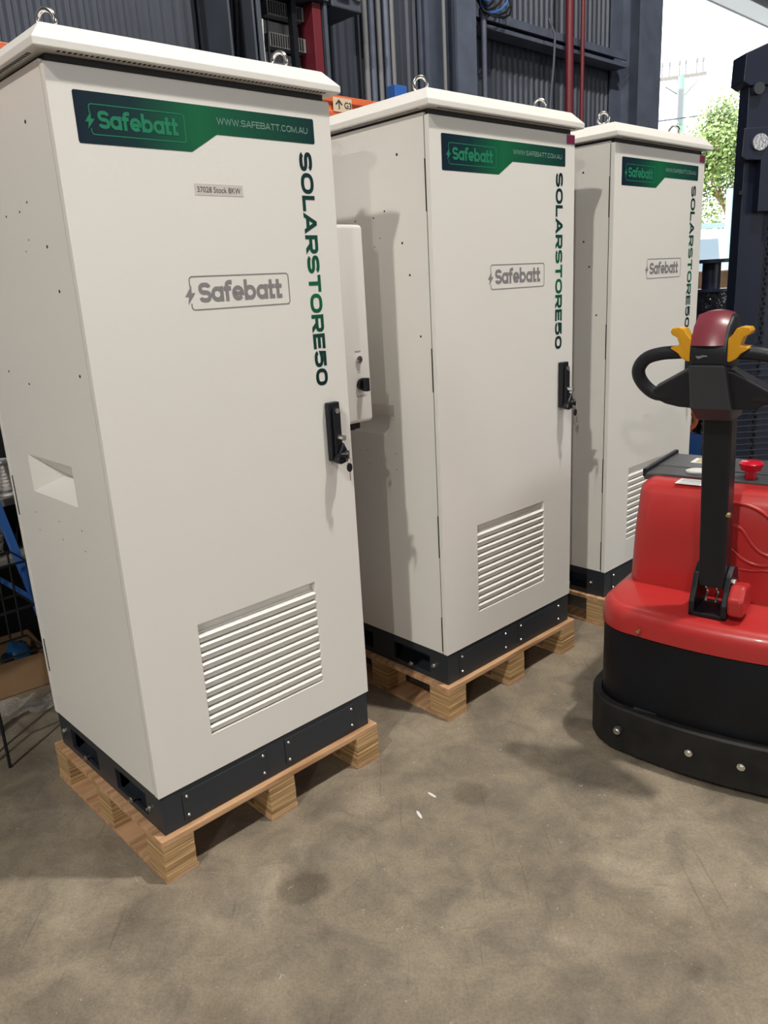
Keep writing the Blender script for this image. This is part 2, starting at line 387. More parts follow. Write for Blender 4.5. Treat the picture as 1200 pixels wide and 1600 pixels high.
# ================================================================= THE SETTING
def slab(name, pts, m): # pts in world, quad
    q = M(); q.quadpts(pts); return struct(q.build(name, m))
S0, S1, Q0, Q1, CZ = -24, 15, -20, 4.4, 9.0
DS0, DS1, DH = 7.80, 13.2, 4.50       # doorway in the back wall
m = M(); m.prism([tuple(wpt(S0, Q0))[:2], tuple(wpt(S1, Q0))[:2], tuple(wpt(S1, Q1 + .15))[:2], tuple(wpt(S0, Q1 + .15))[:2]], 'z', -.2, 0)
floor = struct(m.build('floor', concm))
yardm = mat('pale_yard_concrete', (.50, .49, .46), .8, var=.12, vscale=.8)
m = M(); m.prism([(-60, -60), (90, -60), (90, 120), (-60, 120)], 'z', -.5, -.21); struct(m.build('ground', yardm))
m = M(); m.prism([tuple(wpt(2, Q1 + .151))[:2], tuple(wpt(40, Q1 + .151))[:2], tuple(wpt(40, 60))[:2], tuple(wpt(2, 60))[:2]], 'z', -.2, -.005); struct(m.build('yard_paving', yardm))

corr = mat('corrugated_blue_grey_steel', (.056, .067, .092), .5, metal=.2, var=.08, vscale=2)
def corrugated(m, s0, s1, z0, z1, q=4.4, pitch=.076, d=.009):
    n = int((s1 - s0) / pitch * 6); A = []; B = []
    for k in range(n + 1):
        s = s0 + (s1 - s0) * k / n; ph = (k % 6)
        off = (0, .0, 1, 1, 1, .0)[ph] * d * 2
        A.append(wpt(s, q + off, z0)); B.append(wpt(s, q + off, z1))
    m.rings([A, B], closed=False, cap0=False, cap1=False)
m = M(); corrugated(m, -2, DS0 + .02, 0, CZ); corrugated(m, DS0 + .02, DS1, DH, CZ)
for (a, b_, c, d) in ((S0, -2, 0, CZ), (DS1, S1, 0, CZ)): m.quadpts([wpt(a, Q1, c), wpt(b_, Q1, c), wpt(b_, Q1, d), wpt(a, Q1, d)])
# outer skin keeps the wall solid
m.quadpts([wpt(S0, Q1 + .12, 0), wpt(DS0, Q1 + .12, 0), wpt(DS0, Q1 + .12, CZ), wpt(S0, Q1 + .12, CZ)])
m.quadpts([wpt(DS0, Q1 + .12, DH), wpt(S1, Q1 + .12, DH), wpt(S1, Q1 + .12, CZ), wpt(DS0, Q1 + .12, CZ)])
m.quadpts([wpt(DS0, Q1, 0), wpt(DS0, Q1 + .12, 0), wpt(DS0, Q1 + .12, DH), wpt(DS0, Q1, DH)])
m.quadpts([wpt(DS0, Q1, DH), wpt(DS0, Q1 + .12, DH), wpt(DS1, Q1 + .12, DH), wpt(DS1, Q1, DH)])
m.quadpts([wpt(DS1, Q1 + .12, 0), wpt(S1, Q1 + .12, 0), wpt(S1, Q1 + .12, DH), wpt(DS1, Q1 + .12, DH)])
struct(m.build('wall_back', corr))
insidewall = mat('dull_grey_wall_sheet', (.10, .105, .115), .6)
insidewall2 = mat('dull_roof_sheet', (.10, .105, .115), .7)
slab('wall_left', [wpt(S0, Q0, 0), wpt(S0, Q1 + .12, 0), wpt(S0, Q1 + .12, CZ), wpt(S0, Q0, CZ)], insidewall)
slab('wall_right', [wpt(S1, Q0, 0), wpt(S1, Q1 + .12, 0), wpt(S1, Q1 + .12, CZ), wpt(S1, Q0, CZ)], insidewall)
# front wall stands on the far side of the aisle, with one wide daylight opening
FQ = -9.5; fa, fb, fz0, fz1 = 3.2, 9.8, 1.9, 5.2
m = M()
for (a, b_, c, d) in ((-3, fa, 0, CZ), (fb, S1, 0, CZ), (fa, fb, 0, fz0), (fa, fb, fz1, CZ)):
    m.quadpts([wpt(a, FQ, c), wpt(b_, FQ, c), wpt(b_, FQ, d), wpt(a, FQ, d)])
struct(m.build('wall_front', insidewall))
# roof and rear wall follow the front wall: beyond its daylight opening is the open yard
m = M()
m.quadpts([wpt(S0, Q0, CZ), wpt(-3, Q0, CZ), wpt(-3, Q1 + .12, CZ), wpt(S0, Q1 + .12, CZ)])
m.quadpts([wpt(-3, FQ, CZ), wpt(S1, FQ, CZ), wpt(S1, Q1 + .12, CZ), wpt(-3, Q1 + .12, CZ)])
struct(m.build('ceiling', insidewall2))
m = M()
m.quadpts([wpt(S0, Q0, 0), wpt(-3, Q0, 0), wpt(-3, Q0, CZ), wpt(S0, Q0, CZ)])
m.quadpts([wpt(-3, Q0, 0), wpt(-3, FQ, 0), wpt(-3, FQ, CZ), wpt(-3, Q0, CZ)])
struct(m.build('wall_rear', insidewall))
def portal(c, n, w, h):
    d = bpy.data.lights.new('daylight_portal', 'AREA'); d.shape = 'RECTANGLE'; d.size = w; d.size_y = h
    d.cycles.is_portal = True
    o = bpy.data.objects.new('daylight_portal', d); COL.objects.link(o); o.location = c
    o.rotation_euler = (-n).to_track_quat('Z', 'Y').to_euler()
portal(wpt((DS0 + DS1) / 2, Q1 + .2, DH / 2), -N, DS1 - DS0, DH)
portal(wpt((fa + fb) / 2, FQ - .05, (fz0 + fz1) / 2), N, fb - fa, fz1 - fz0)

def wall_box(m, s0, s1, q0, q1, z0, z1, mi=0):
    P = [wpt(s, q, z) for z in (z0, z1) for (s, q) in ((s0, q0), (s1, q0), (s1, q1), (s0, q1))]
    m.rings([P[:4], P[4:]], mi=mi); return m
# steel columns (I sections) and girts: trim of the wall
m = M()
wall_box(m, 4.72, 4.93, 3.98, 4.0, 0, CZ); wall_box(m, 4.72, 4.93, 4.33, 4.35, 0, CZ); wall_box(m, 4.815, 4.835, 4.0, 4.33, 0, CZ)
struct(m.build('trim_1', steelcol))
m = M()
wall_box(m, 7.42, 7.80, 4.06, 4.085, 0, CZ); wall_box(m, 7.42, 7.80, 4.36, 4.385, 0, CZ); wall_box(m, 7.60, 7.625, 4.085, 4.36, 0, CZ)
struct(m.build('trim_2', steelcol))
for k, z in enumerate((3.47, 1.9, 5.2)):
    m = M()  # C-shaped girt: web and two flanges, plus round top lip
    for (sa, sb) in ((4.93, 7.42),) if k < 2 else ((4.93, 13.2),):
        wall_box(m, sa, sb, 4.34, 4.355, z, z + .12); wall_box(m, sa, sb, 4.22, 4.34, z + .105, z + .12); wall_box(m, sa, sb, 4.22, 4.34, z, z + .012)
        wall_box(m, sa, sb, 4.20, 4.22, z + .06, z + .12); wall_box(m, sa, sb, 4.20, 4.22, z, z + .03)
    struct(m.build('trim_%d' % (3 + k), steelcol, bevel=.002))
# doorway head: roller-door rail
m = M(); wall_box(m, DS0, DS1, 4.14, 4.4, DH - .05, DH + .05, 0); wall_box(m, DS0, DS1, 4.02, 4.38, DH + .05, DH + .52, 1)
struct(m.build('trim_6', [mat('pale_aluminium', (.42, .45, .48), .4, metal=.3), steeldark]))

# ================================================================= WALL EQUIPMENT
def wall_thing(name, label, cat, s, q, z, group=None): return thing(name, label, cat, wpt(s, q, z), UA, group)
# open switchboard frame (local x along wall, y into wall, z up)
t = wall_thing('electrical_rack', 'open electrical frame of grey slotted ducts with a red strip on the wall', 'electrical panel', 3.06, 4.05, 2.08)
m = M(); m.box(0, .03, 0, .32, 0, 1.25); m.box(.505, .53, 0, .32, 0, 1.25); m.box(0, .53, .30, .33, 0, 1.15); m.box(0, .53, -.02, .32, 1.22, 1.75); m.build('frame', steeldark, t, bevel=.004)
duct = mat('grey_slotted_duct', (.17, .175, .19), .5)
for k in range(7):
    m = M(); z = .03 + k * .168; m.box(.15, .425, .16, .29, z, z + .07, 0); m.box(.15, .425, .10, .17, z + .085, z + .16, 0)
    for j in range(14): m.box(.160 + j * .018, .167 + j * .018, .092, .101, z + .09, z + .155, 1)
    m.build('slotted_duct', [duct, holeblk], t)
m = M(); m.box(.43, .495, .02, .29, 0, 1.215); m.build('red_strip', redpipe, t, bevel=.003)
m = M(); m.box(.30, .335, .06, .10, 0, 1.215); m.build('cable_channel', blackpl, t)
for k, (xx, cm) in enumerate(((.06, greylabel), (.09, stickwhite), (.125, blackpl))):
    m = M(); m.tube([(xx + .006 * math.sin(j * 1.3 + k), .08, j * .12) for j in range(10)], .008, 6); m.build('cable', cm, t, smooth=.6)
t = wall_thing('cable_tray', 'dark vertical cable tray full of black cables left of the electrical frame', 'cable tray', 2.86, 4.05, 1.5)
m = M(); m.box(0, .18, .22, .28, 0, 2.6); m.box(0, .015, 0, .28, 0, 2.6); m.box(.165, .18, 0, .28, 0, 2.6); m.build('tray', steeldark, t)
for j in range(6):
    m = M(); m.tube([(.032 + j * .023 + .003 * math.sin(k * .9 + j), .14 + .02 * math.cos(k + j), k * .17) for k in range(16)], .010, 7)
    m.build('cable', blackpl if j % 3 else steeldark, t, smooth=.6)
t = wall_thing('meter_box', 'small grey control box with white meter and round dial high on the wall', 'control box', 3.63, 4.05, 3.29)
m = M(); m.box(.0, .25, 0, .30, 0, .45); m.build('housing', steeldark, t, bevel=.008)
m = M(); m.box(.04, .145, -.03, 0, .05, .40); m.build('meter', stickwhite, t, bevel=.012)
m = M(); m.box(.065, .12, -.033, -.029, .12, .26); m.build('display', mat('dark_display', (.06, .01, .03), .2), t)
m = M(); m.cyl((.205, 0, .09), (.205, -.02, .09), .034, n=28); m.cyl((.205, -.02, .09), (.205, -.035, .09), .018, n=24); m.build('dial', duct, t, smooth=.6)
cg = 'grey conduits beside the meter box'
for k, (s, r) in enumerate(((4.14, .020), (4.20, .024), (4.27, .018), (4.34, .024), (4.40, .018))):
    m = M(); m.cyl(wpt(s, 4.3, 0), wpt(s, 4.3, CZ), r, n=14); o = m.build('conduit', steelcol if k % 2 else duct, smooth=.6)
    tag(o, ('leftmost', 'second from left', 'middle', 'fourth from left', 'rightmost')[k] + ' of the five grey vertical conduits right of the meter box', 'conduit', cg)
m = M(); m.cyl(wpt(4.66, 4.05, 0), wpt(4.66, 4.05, CZ), .014, n=12)
tag(m.build('conduit', duct, smooth=.6), 'thin grey conduit just left of the steel column', 'conduit')
m = M(); m.cyl(wpt(5.24, 4.16, 0), wpt(5.24, 4.16, CZ), .022, n=12)
tag(m.build('conduit', steelcol, smooth=.6), 'grey vertical conduit crossing the wall rail right of the steel column', 'conduit')
m = M(); m.cyl(wpt(6.36, 4.14, 0), wpt(6.36, 4.14, CZ), .035, n=16)
tag(m.build('red_pipe', redpipe, smooth=.6), 'thick red fire pipe running up the corrugated wall', 'pipe')
m = M(); m.cyl(wpt(6.56, 4.14, 0), wpt(6.56, 4.14, CZ), .018, n=16)
tag(m.build('red_pipe', redpipe, smooth=.6), 'thin red pipe just right of the thick red fire pipe', 'pipe')
t = wall_thing('cable_bundle', 'dark blue and black cable coils hung on the wall rail beside the column', 'cables', 5.08, 4.10, 3.58)
for j in range(7):
    m = M(); r = .09 + .02 * j; m.tube([(.06 + .03 * j % .2 + r * math.cos(a * PI / 7), .03 * math.sin(a + j), .10 + r * .8 * math.sin(a * PI / 7)) for a in range(15)], .009, 6)
    m.build('cable', (blackpl, bluepaint, blackpl)[j % 3], t, smooth=.6)
m = M(); P = [wpt(6.0, 4.10, 3.62), wpt(6.03, 4.06, 3.50), wpt(6.0, 4.05, 3.3), wpt(5.95, 4.08, 2.7), wpt(5.93, 4.1, 2.0)]
m.tube(P, .010, 6); tag(m.build('hanging_cable', steeldark, smooth=.6), 'thin dark cable hanging from the rail left of the red pipes', 'cable')

# ================================================================= PALLET RACKING
bg = 'orange rack beams'
rk = thing('pallet_rack', 'pallet rack with blue uprights and orange beams behind the white cabinets', 'rack', wpt(0, 3.1, 0), UA)
def upright(s):
    m = M(); m.box(s - .045, s + .045, 0, .06, 0, 2.62); m.box(s - .045, s + .045, .80, .86, 0, 2.62); m.build('upright', bluepaint, rk, bevel=.004)
    m = M()
    for k in range(4):
        z = .2 + k * .6; P = [(s, .03, z), (s, .83, z + .5)] if k % 2 else [(s, .83, z), (s, .03, z + .5)]
        m.tube(P, .018, 4)
    m.build('brace', bluepaint, rk)
upright(-1.9); upright(3.22)
def beam(z, y0, s0=-1.85, s1=3.17):
    m = M(); prof = [(0, 0), (0, .035), (.012, .05), (.012, .065), (0, .08), (0, .11), (.05, .11), (.05, 0)]
    m.prism([(y0 + a, z + b_) for a, b_ in prof], 'x', s0, s1); return m.build('beam', orangepaint, rk, bevel=.003)
beam(2.415, 0); beam(2.415, .80)
shelfm = mat('grey_shelf', (.20, .19, .175), .6)
for z in (.905, .672):
    m = M(); m.box(-1.85, 3.17, .0, .80, z, z + .026); m.build('shelf_board', shelfm, rk)
m = M(); m.box(2.745, 2.865, -.003, -.001, 2.452, 2.515); m.build('bay_label', mat('beige_label', (.62, .50, .36), .6), rk)
text_obj('bay_lettering', 'G3', darktxt, rk, .045, (2.838, -.0045, 2.484), (PI / 2, 0, 0), bold=.01)
m = M(); m.box(2.778, 2.784, -.0045, -.0035, 2.463, 2.50)
m.quadpts([(2.758, -.0045, 2.485), (2.781, -.0045, 2.507), (2.804, -.0045, 2.485), (2.797, -.0045, 2.482), (2.781, -.0045, 2.497), (2.765, -.0045, 2.482)])
m.build('bay_arrow', darktxt, rk)
# things on the shelves seen left of the first cabinet
def rl(x, y, z): return wpt(x, 3.1 + y, z)
def spool(x, y, z, r, h, mt, label, cable=None):
    t = thing('cable_spool', label, 'spool', rl(x, y, z), UA)
    m = M(); m.cyl((0, 0, 0), (0, 0, .008), r); m.cyl((0, 0, h - .008), (0, 0, h), r); m.cyl((0, 0, .006), (0, 0, h - .006), r * .45); m.build('reel', mt, t, smooth=.6)
    m = M(); m.tube([(r * .72 * math.cos(a * .5), r * .72 * math.sin(a * .5), .02 + (h - .04) * a / 90) for a in range(91)], .012, 6); m.build('wound_cable', cable or stickwhite, t, smooth=.6)
spool(.985, .09, .9315, .045, .135, stickwhite, 'white reel of white cable on the shelf left of the front cabinet', greylabel)
spool(.87, .10, .9315, .05, .10, blackpl, 'black cable reel on the shelf beside the white reel', blackpl)
m = M()
for j in range(9):
    m.tube([(.045 * math.cos(a * .52 + j) * (1 + .06 * j), .08 * math.sin(a * .52 + j), .010 + .012 * j + .004 * math.sin(a)) for a in range(13)], .005, 5)
o = m.build('cable_coil', stickwhite, smooth=.6); o.location = rl(.89, .14, .70); o.rotation_euler = (0, 0, UA)
tag(o, 'loose pale cable coils on the lower left shelf', 'cable coil')
def crate(x, y, z, w, d, h, lab):  # added black boxes: dark backing that stands in for the gloom behind the shelves
    m = M(); m.box(-w / 2, w / 2, -d / 2, d / 2, 0, h); m.box(-w / 2 - .012, w / 2 + .012, -d / 2 - .012, d / 2 + .012, h - .03, h - .008); o = m.build('dark_backing', blackpl, bevel=.004); o.location = rl(x, y, z); o.rotation_euler = (0, 0, UA); return tag(o, lab, 'crate', 'dark backing boxes added to the left shelves')
crate(.92, .50, .9315, .55, .45, .42, 'large black box added as dark backing behind the cable reels on the upper left shelf')
crate(1.06, .55, .6985, .16, .4, .17, 'small black box added as dark backing on the lower left shelf at the cabinet edge')
crate(.62, .50, .6985, .30, .45, .19, 'black box added as dark backing on the lower left shelf at the photo edge')
crate(.92, .745, 0.0005, .62, .06, .55, 'tall thin black box added as dark backing on the floor under the left shelves')
m = M()
for j in range(16):
    x = random.uniform(-.02, .03); y = random.uniform(-.05, .05); m.tube([(x, y, .01), (x + random.uniform(-.03, .03), y, random.uniform(.04, .13)), (x + random.uniform(-.03, .03), y + .02, .01)], .006, 5)
o = m.build('tangled_cables', blackpl, smooth=.6); o['kind'] = 'stuff'; o.rotation_euler = (0, 0, UA); o.location = rl(1.03, .14, .70); tag(o, 'dark tangle of cables lying on the lower left shelf beside the pale coils', 'cables')
# blue trestle frame leaning before the shelf
t = thing('blue_trestle', 'blue steel frame with slanting legs in front of the shelf, left of the front cabinet', 'frame', wpt(0, 3.04, 0), UA)
def bar(m, p, q, w=.022, d=.03): m.tube([p, q], w, 4, squash=.8)
m = M(); bar(m, (.80, 0, 1.47), (.975, 0, .46), .019); m.build('slanting_leg', bluepaint, t)
m = M(); bar(m, (.80, .0, .705), (.975, .0, .515), .014); m.build('cross_bar', bluepaint, t)
m = M(); bar(m, (.975, 0, .47), (.985, .0, 0), .016); m.build('foot_leg', bluepaint, t)
m = M(); bar(m, (.80, 0, 1.48), (.60, .0, 0), .016); m.build('foot_leg', bluepaint, t)
# black wire trolley
t = thing('wire_basket', 'black wire basket standing below the blue frame at the left edge', 'basket', wpt(.76, 2.98, 0), UA)
for k in range(8):
    m = M(); m.tube([(-.2 + k * .045, 0, .42), (-.2 + k * .045 + .004, 0, .76)], .004, 5); m.build('wire', blackpl, t)
for z in (.42, .59, .76):
    m = M(); m.tube([(-.22, 0, z), (.13, 0, z), (.13, -.16, z), (-.22, -.16, z)], .005, 5, loop=True); m.build('rail', blackpl, t)
for x in (-.2, -.06):
    for y in (-.15, -.01):
        m = M(); m.cyl((x, y, 0), (x, y, .41), .006, n=8); m.build('leg', blackpl, t)
# cardboard carton with things in it
t = thing('cardboard_box', 'open brown cardboard box on the floor at the left edge behind the front cabinet', 'box', wpt(.80, 3.56, 0), UA - .10)
m = M(); w_, d_, h_ = .30, .16, .16
m.box(-w_, w_, -d_, d_, 0, .006); m.box(-w_, w_, -d_, -d_ + .006, 0, h_); m.box(-w_, w_, d_ - .006, d_, 0, h_); m.box(-w_, -w_ + .006, -d_, d_, 0, h_); m.box(w_ - .006, w_, -d_, d_, 0, h_)
m.build('carton', cardboard, t)
def lump(name, loc, r, mt, label, cat, seed):
    rnd = random.Random(seed); bm = bmesh.new(); bmesh.ops.create_icosphere(bm, subdivisions=3, radius=1)
    for v in bm.verts:
        d = v.co.normalized(); k = 1 + .18 * math.sin(5 * d.x + seed) * math.cos(4 * d.y) + .12 * math.sin(9 * d.z + seed * 2 + 3 * d.x); v.co = Vector((d.x * r[0], d.y * r[1], d.z * r[2])) * k
    for f in bm.faces: f.smooth = True
    me = bpy.data.meshes.new(name); bm.to_mesh(me); bm.free(); me.materials.append(mt); o = bpy.data.objects.new(name, me); COL.objects.link(o); o.location = loc; tag(o, label, cat); return o
bluebag = mat('blue_plastic_bag', (.02, .16, .42), .3, bump=.5, bscale=25, bdist=.01)
lump('blue_bag', wpt(1.0, 3.54, .095), (.06, .07, .075), bluebag, 'crumpled blue plastic bag in the cardboard box', 'bag', 3)
lump('yellow_glove', wpt(.87, 3.46, .145), (.05, .045, .04), mat('yellow_green_cloth', (.45, .42, .05), .7), 'yellow work glove in the cardboard box', 'glove', 5)
# wrinkled clear film
bm = bmesh.new(); bmesh.ops.create_grid(bm, x_segments=50, y_segments=18, size=.5)
for v in bm.verts: v.co = Vector((v.co.x * .50, v.co.y * .15, .012 + .014 * (1 + math.sin(v.co.x * 40 + 5 * v.co.y * 6) * math.cos(v.co.y * 31 + v.co.x * 9))))
for f in bm.faces: f.smooth = True
me = bpy.data.meshes.new('clear_film'); bm.to_mesh(me); bm.free(); me.materials.append(clearwrap); o = bpy.data.objects.new('plastic_film', me); COL.objects.link(o)
o.location = wpt(.90, 3.215, 0.001); o.rotation_euler = (0, 0, UA - .45); tag(o, 'crumpled clear plastic film on the floor in front of the cardboard box', 'plastic film')

# ================================================================= CABINETS
CW, CD, ZP, ZB, ZT = .8134, .7416, .14, .2695, 2.1555
def make_pallet():
    t = thing('pallet', '', 'pallet'); ov = .0175; x0, x1, y0, y1 = -ov, CW + ov, -ov, CD + ov
    m = M(); m.box(x0, x1, y0, y1, ZP - .018, ZP); m.build('deck', plydeck, t, bevel=.0015)
    bw = .100
    xs = (x0, (x0 + x1) / 2 - bw / 2, x1 - bw); ys = (y0, (y0 + y1) / 2 - bw / 2, y1 - bw)
    for i, x in enumerate(xs):
        for j, y in enumerate(ys):
            m = M(); z = .013; n = 7; h = (ZP - .018 - .013) / n
            for k in range(n):
                e = random.uniform(-.0012, .0012); f = random.uniform(-.0012, .0012)
                m.box(x + e, x + bw + e, y + f, y + bw + f, z + k * h + .0004, z + (k + 1) * h)
            m.build('block', plyblock, t)
        m = M(); m.box(x - .002, x + bw + .004, y0, y1, 0, .013); m.build('bottom_board', plydeck, t, bevel=.001)
    return t
def eyebolt(parent, x, y, ang):
    m = M(); z = 2.222
    m.cyl((x, y, z), (x, y, z + .012), .020, n=24); m.cyl((x, y, z + .01), (x, y, z + .022), .010, n=16)
    ca, sa = math.cos(ang), math.sin(ang)
    m.tube([(x + ca * .0225 * math.cos(k * PI / 16), y + sa * .0225 * math.cos(k * PI / 16), z + .046 + .0225 * math.sin(k * PI / 16)) for k in range(32)], .0062, 10, loop=True)
    m.build('lifting_eye', chrome, parent, smooth=.7)
def louvre_shape(m, x0, x1, z0, z1, n=11):
    h = (z1 - z0 - .028) / n
    for k in range(n):
        z = z0 + k * h
        # slanted vane: outer lower edge forward, upper part leaning back, bright top fold
        prof = [(.0075, z), (-.0012, z + h * .64), (.0045, z + h * .80), (.017, z + h * .83), (.017, z + h * 1.04), (.022, z + h * 1.04), (.022, z + h * .76), (.0075, z + h * .72), (.0020, z + h * .64), (.0105, z)]
        m.prism([(a, b_) for a, b_ in prof], 'x', x0, x1)
def make_cabinet(label, eyes, stock=False, magenta_st=True, inverter=False, hinges=True):
    t = thing('battery_cabinet', label, 'cabinet', group='white battery cabinets in a row')
    # --- plinth
    m = M(); i = .006; x0, x1, y0, y1 = i, CW - i, .004, CD - i; T = .012; z0, z1 = ZP + .0005, ZB - .004
    m.box(x0, x1, y0, y0 + T, z0, z1); m.box(x0, x1, y1 - T, y1, z0, z1); m.box(x1 - T, x1, y0 + T, y1 - T, z0, z1)
    for (a, b_) in ((y0 + T, .10), (.30, .43), (.64, y1 - T)): m.box(x0, x0 + T, a, b_, z0, z1)
    for (a, b_) in ((.10, .30), (.43, .64)): m.box(x0, x0 + T, a, b_, z0, z0 + .022); m.box(x0, x0 + T, a, b_, z1 - .030, z1)
    m.box(x0 + T, x0 + .11, y0 + T, y1 - T, z0, z0 + .01); m.box(x0 + .11, x0 + .12, y0 + T, y1 - T, z0, z1); m.box(x0 + .002, x1 - .002, y0 + .002, y1 - .002, z1, ZB)
    pl = m.build('plinth', plinthm, t)
    for (a, b_) in ((.072, .372), (.445, .745)):
        m = M(); m.box(a, b_, y0 - .003, y0, ZP + .016, ZP + .108); cp = m.build('cover_plate', plinthm, pl, bevel=.001)
    for xx in (.086, .358, .459, .731):
        for zz in (ZP + .030, ZP + .092):
            m = M(); m.cyl((xx, y0 - .003, zz), (xx, y0 - .0065, zz), .0052, .0035, n=16); m.build('screw', steel, pl, smooth=.5)
    for yy, zz in ((.075, ZP + .062), (.20, ZP + .030), (.53, ZP + .03), (.70, ZP + .062)):
        m = M(); m.cyl((x0 + .012, yy, zz), (x0 - .014, yy, zz), .005, n=12); m.cyl((x0 - .001, yy, zz), (x0 - .006, yy, zz), .010, n=6); m.build('bolt', steel, pl, smooth=.5)
    # --- body with grip recess in the left side
    yb = .024; rz0, rz1, ry0, ry1 = 1.095, 1.210, .226, .547
    m = M(); X = .0015; X1 = CW - .0015; YR = CD; CD_ = CD - .024
    m.quadpts([(X1, yb, ZB), (X1, CD_, ZB), (X1, CD_, ZT), (X1, yb, ZT)])
    m.quadpts([(X, CD_, ZB), (X1, CD_, ZB), (X1, CD_, ZT), (X, CD_, ZT)])
    m.quadpts([(X, yb, ZB), (X1, yb, ZB), (X1, yb, ZT), (X, yb, ZT)])
    m.quadpts([(X, yb, ZT), (X1, yb, ZT), (X1, CD_, ZT), (X, CD_, ZT)])
    m.quadpts([(X, yb, ZB), (X1, yb, ZB), (X1, CD_, ZB), (X, CD_, ZB)])
    a = [(X, yb, ZB), (X, CD_, ZB), (X, CD_, ZT), (X, yb, ZT)]; b_ = [(X, ry0, rz0), (X, ry1, rz0), (X, ry1, rz1), (X, ry0, rz1)]
    dp = .055; c = [(X + dp, ry0 + .0, rz0 + .055), (X + dp, ry1 - .11, rz0 + .055), (X + dp, ry1 - .11, rz1 - .05), (X + dp, ry0 + .0, rz1 - .05)]
    c = [(X + dp, ry0 + .004, rz0 + .052), (X + dp, ry1 - .12, rz0 + .052), (X + dp, ry1 - .12, rz0 + .060), (X + dp, ry0 + .004, rz0 + .060)]
    for k in range(4):
        j = (k + 1) % 4; m.quadpts([a[k], a[j], b_[j], b_[k]]); m.quadpts([b_[k], b_[j], c[j], c[k]])
    m.quadpts(c)
    for (yy, zz, r) in ((.15, 2.05, .0045), (.223, 1.881, .003), (.28, 1.864, .003), (.143, 1.771, .0042), (.113, 1.665, .004), (.377, 1.862, .003), (.252, 1.795, .002), (.282, 1.769, .002), (.073, 1.46, .004), (.574, 1.454, .0035), (.428, 1.424, .0035),
                       (.569, 1.024, .002), (.385, 1.026, .002), (.559, .968, .002), (.38, .972, .002), (.229, 1.027, .002), (.227, .967, .002)):
        m.cyl((X, yy, zz), (X - .0006, yy, zz), r, n=12, mi=1)
    m.build('body', [white, holeblk], t)
    m = M(); m.box(0, CW, CD - .021, CD, ZB - .002, ZT - .008); rd = m.build('rear_door', white, t, bevel=.002)
    for (a, b2) in ((1.12, .99), (.55, .43), (1.95, 1.80)):
        m = M(); m.box(-.0006, .003, CD - .0245, CD - .0205, b2, a); m.build('hinge', holeblk, rd)
    m = M(); m.box(.0025, CW - .0025, CD - .0242, CD - .0208, ZB, ZT - .012); m.build('door_seal', holeblk, rd)
    # --- door
    m = M(); x0, x1, z0, z1 = 0, CW, ZB - .002, ZT - .008; T = .021
    lx0, lx1, lz0, lz1 = .192, .620, .387, .738
    def ring(y, mm): 
        A = [(x0, y, z0), (x1, y, z0), (x1, y, z1), (x0, y, z1)]; B = [(lx0, y, lz0), (lx1, y, lz0), (lx1, y, lz1), (lx0, y, lz1)]
        for k in range(4):
            j = (k + 1) % 4; mm.quadpts([A[k], A[j], B[j], B[k]])
        return A, B
    bmd = bmesh.new()
    A0, B0 = ring(0, m); A1 = [(p[0], T, p[2]) for p in A0]; B1 = [(p[0], .030, p[2]) for p in B0]
    for k in range(4):
        j = (k + 1) % 4; m.quadpts([A0[k], A0[j], A1[j], A1[k]]); m.quadpts([B0[k], B0[j], B1[j], B1[k]])
    m.quadpts(A1)
    door = m.build('door', white, t)
    bv = door.modifiers.new('edge', 'BEVEL'); bv.width = .003; bv.segments = 3; bv.limit_method = 'ANGLE'; bv.angle_limit = 1.0
    # weld so the bevel sees the edges
    me = door.data; bm = bmesh.new(); bm.from_mesh(me); bmesh.ops.remove_doubles(bm, verts=bm.verts, dist=.0001); bmesh.ops.recalc_face_normals(bm, faces=bm.faces); bm.to_mesh(me); bm.free()
    m = M(); louvre_shape(m, lx0 + .001, lx1 - .001, lz0 + .004, lz1); m.build('louvre', white, door)
    m = M(); m.box(.0025, .0045, .0212, .0236, ZB, ZT - .012); m.build('door_seal', holeblk, door)
    for (a, b2) in ((2.02, 1.86), (1.42, 1.27), (.82, .66), (.42, .28)):
        if hinges: m = M(); m.box(-.0006, .003, .0205, .0245, b2, a); m.build('hinge', holeblk, door)
    # banner
    m = M(); yy = -.0005; r = .004
    P = [(.056, 1.990), (.0585, 1.9855), (.348, 1.9855), (.427, 2.0315), (.747, 2.0315), (.7505, 2.035), (.7505, 2.093), (.747, 2.0965), (.0595, 2.0965), (.056, 2.093)]
    m.prism([(p[0], p[1]) for p in P], 'y', -.0006, -.0001); bn = m.build('banner', bannerm, t)
    m = M(); logo2d(m, .090, 2.006, .765, -.0010); m.build('banner_logo', bannertxt, bn)
    m = M(); Q, tw = lettering('WWW.SAFEBATT.COM.AU', .15, .13)
    put2d(m, Q, lambda p: (.430 + p[0] / tw * .297, 2.0565 + p[1] * .0158), -.0010); m.build('banner_web_address', bannerurl, bn)
    # product name, running down the door
    m = M(); Q, tw = lettering('SOLARSTORE50', .245, .11)
    put2d(m, Q, lambda p: (.690 + p[1] * .0455, 2.009 - p[0] / tw * .655), -.0006); m.build('product_name', solarm, t)
    m = M(); logo2d(m, .296, 1.601, 1.0, -.0006); m.build('door_logo', greytxt, t)
    if stock:
        m = M(); m.box(.343, .490, -.0006, -.0001, 1.884, 1.912); sl = m.build('stock_label', greylabel, t)
        text_obj('stock_lettering', '37028 Stock 8KW', darktxt, sl, .132, (.4165, -.0009, 1.898), (PI / 2, 0, 0), height=.0135)
    if magenta_st:
        m = M(); m.box(.757, .812, -.0008, -.0001, 2.112, 2.146, 1); m.box(.760, .8085, -.0010, -.0008, 2.115, 2.143, 0); m.build('warning_sticker', [magenta, silverst], t)
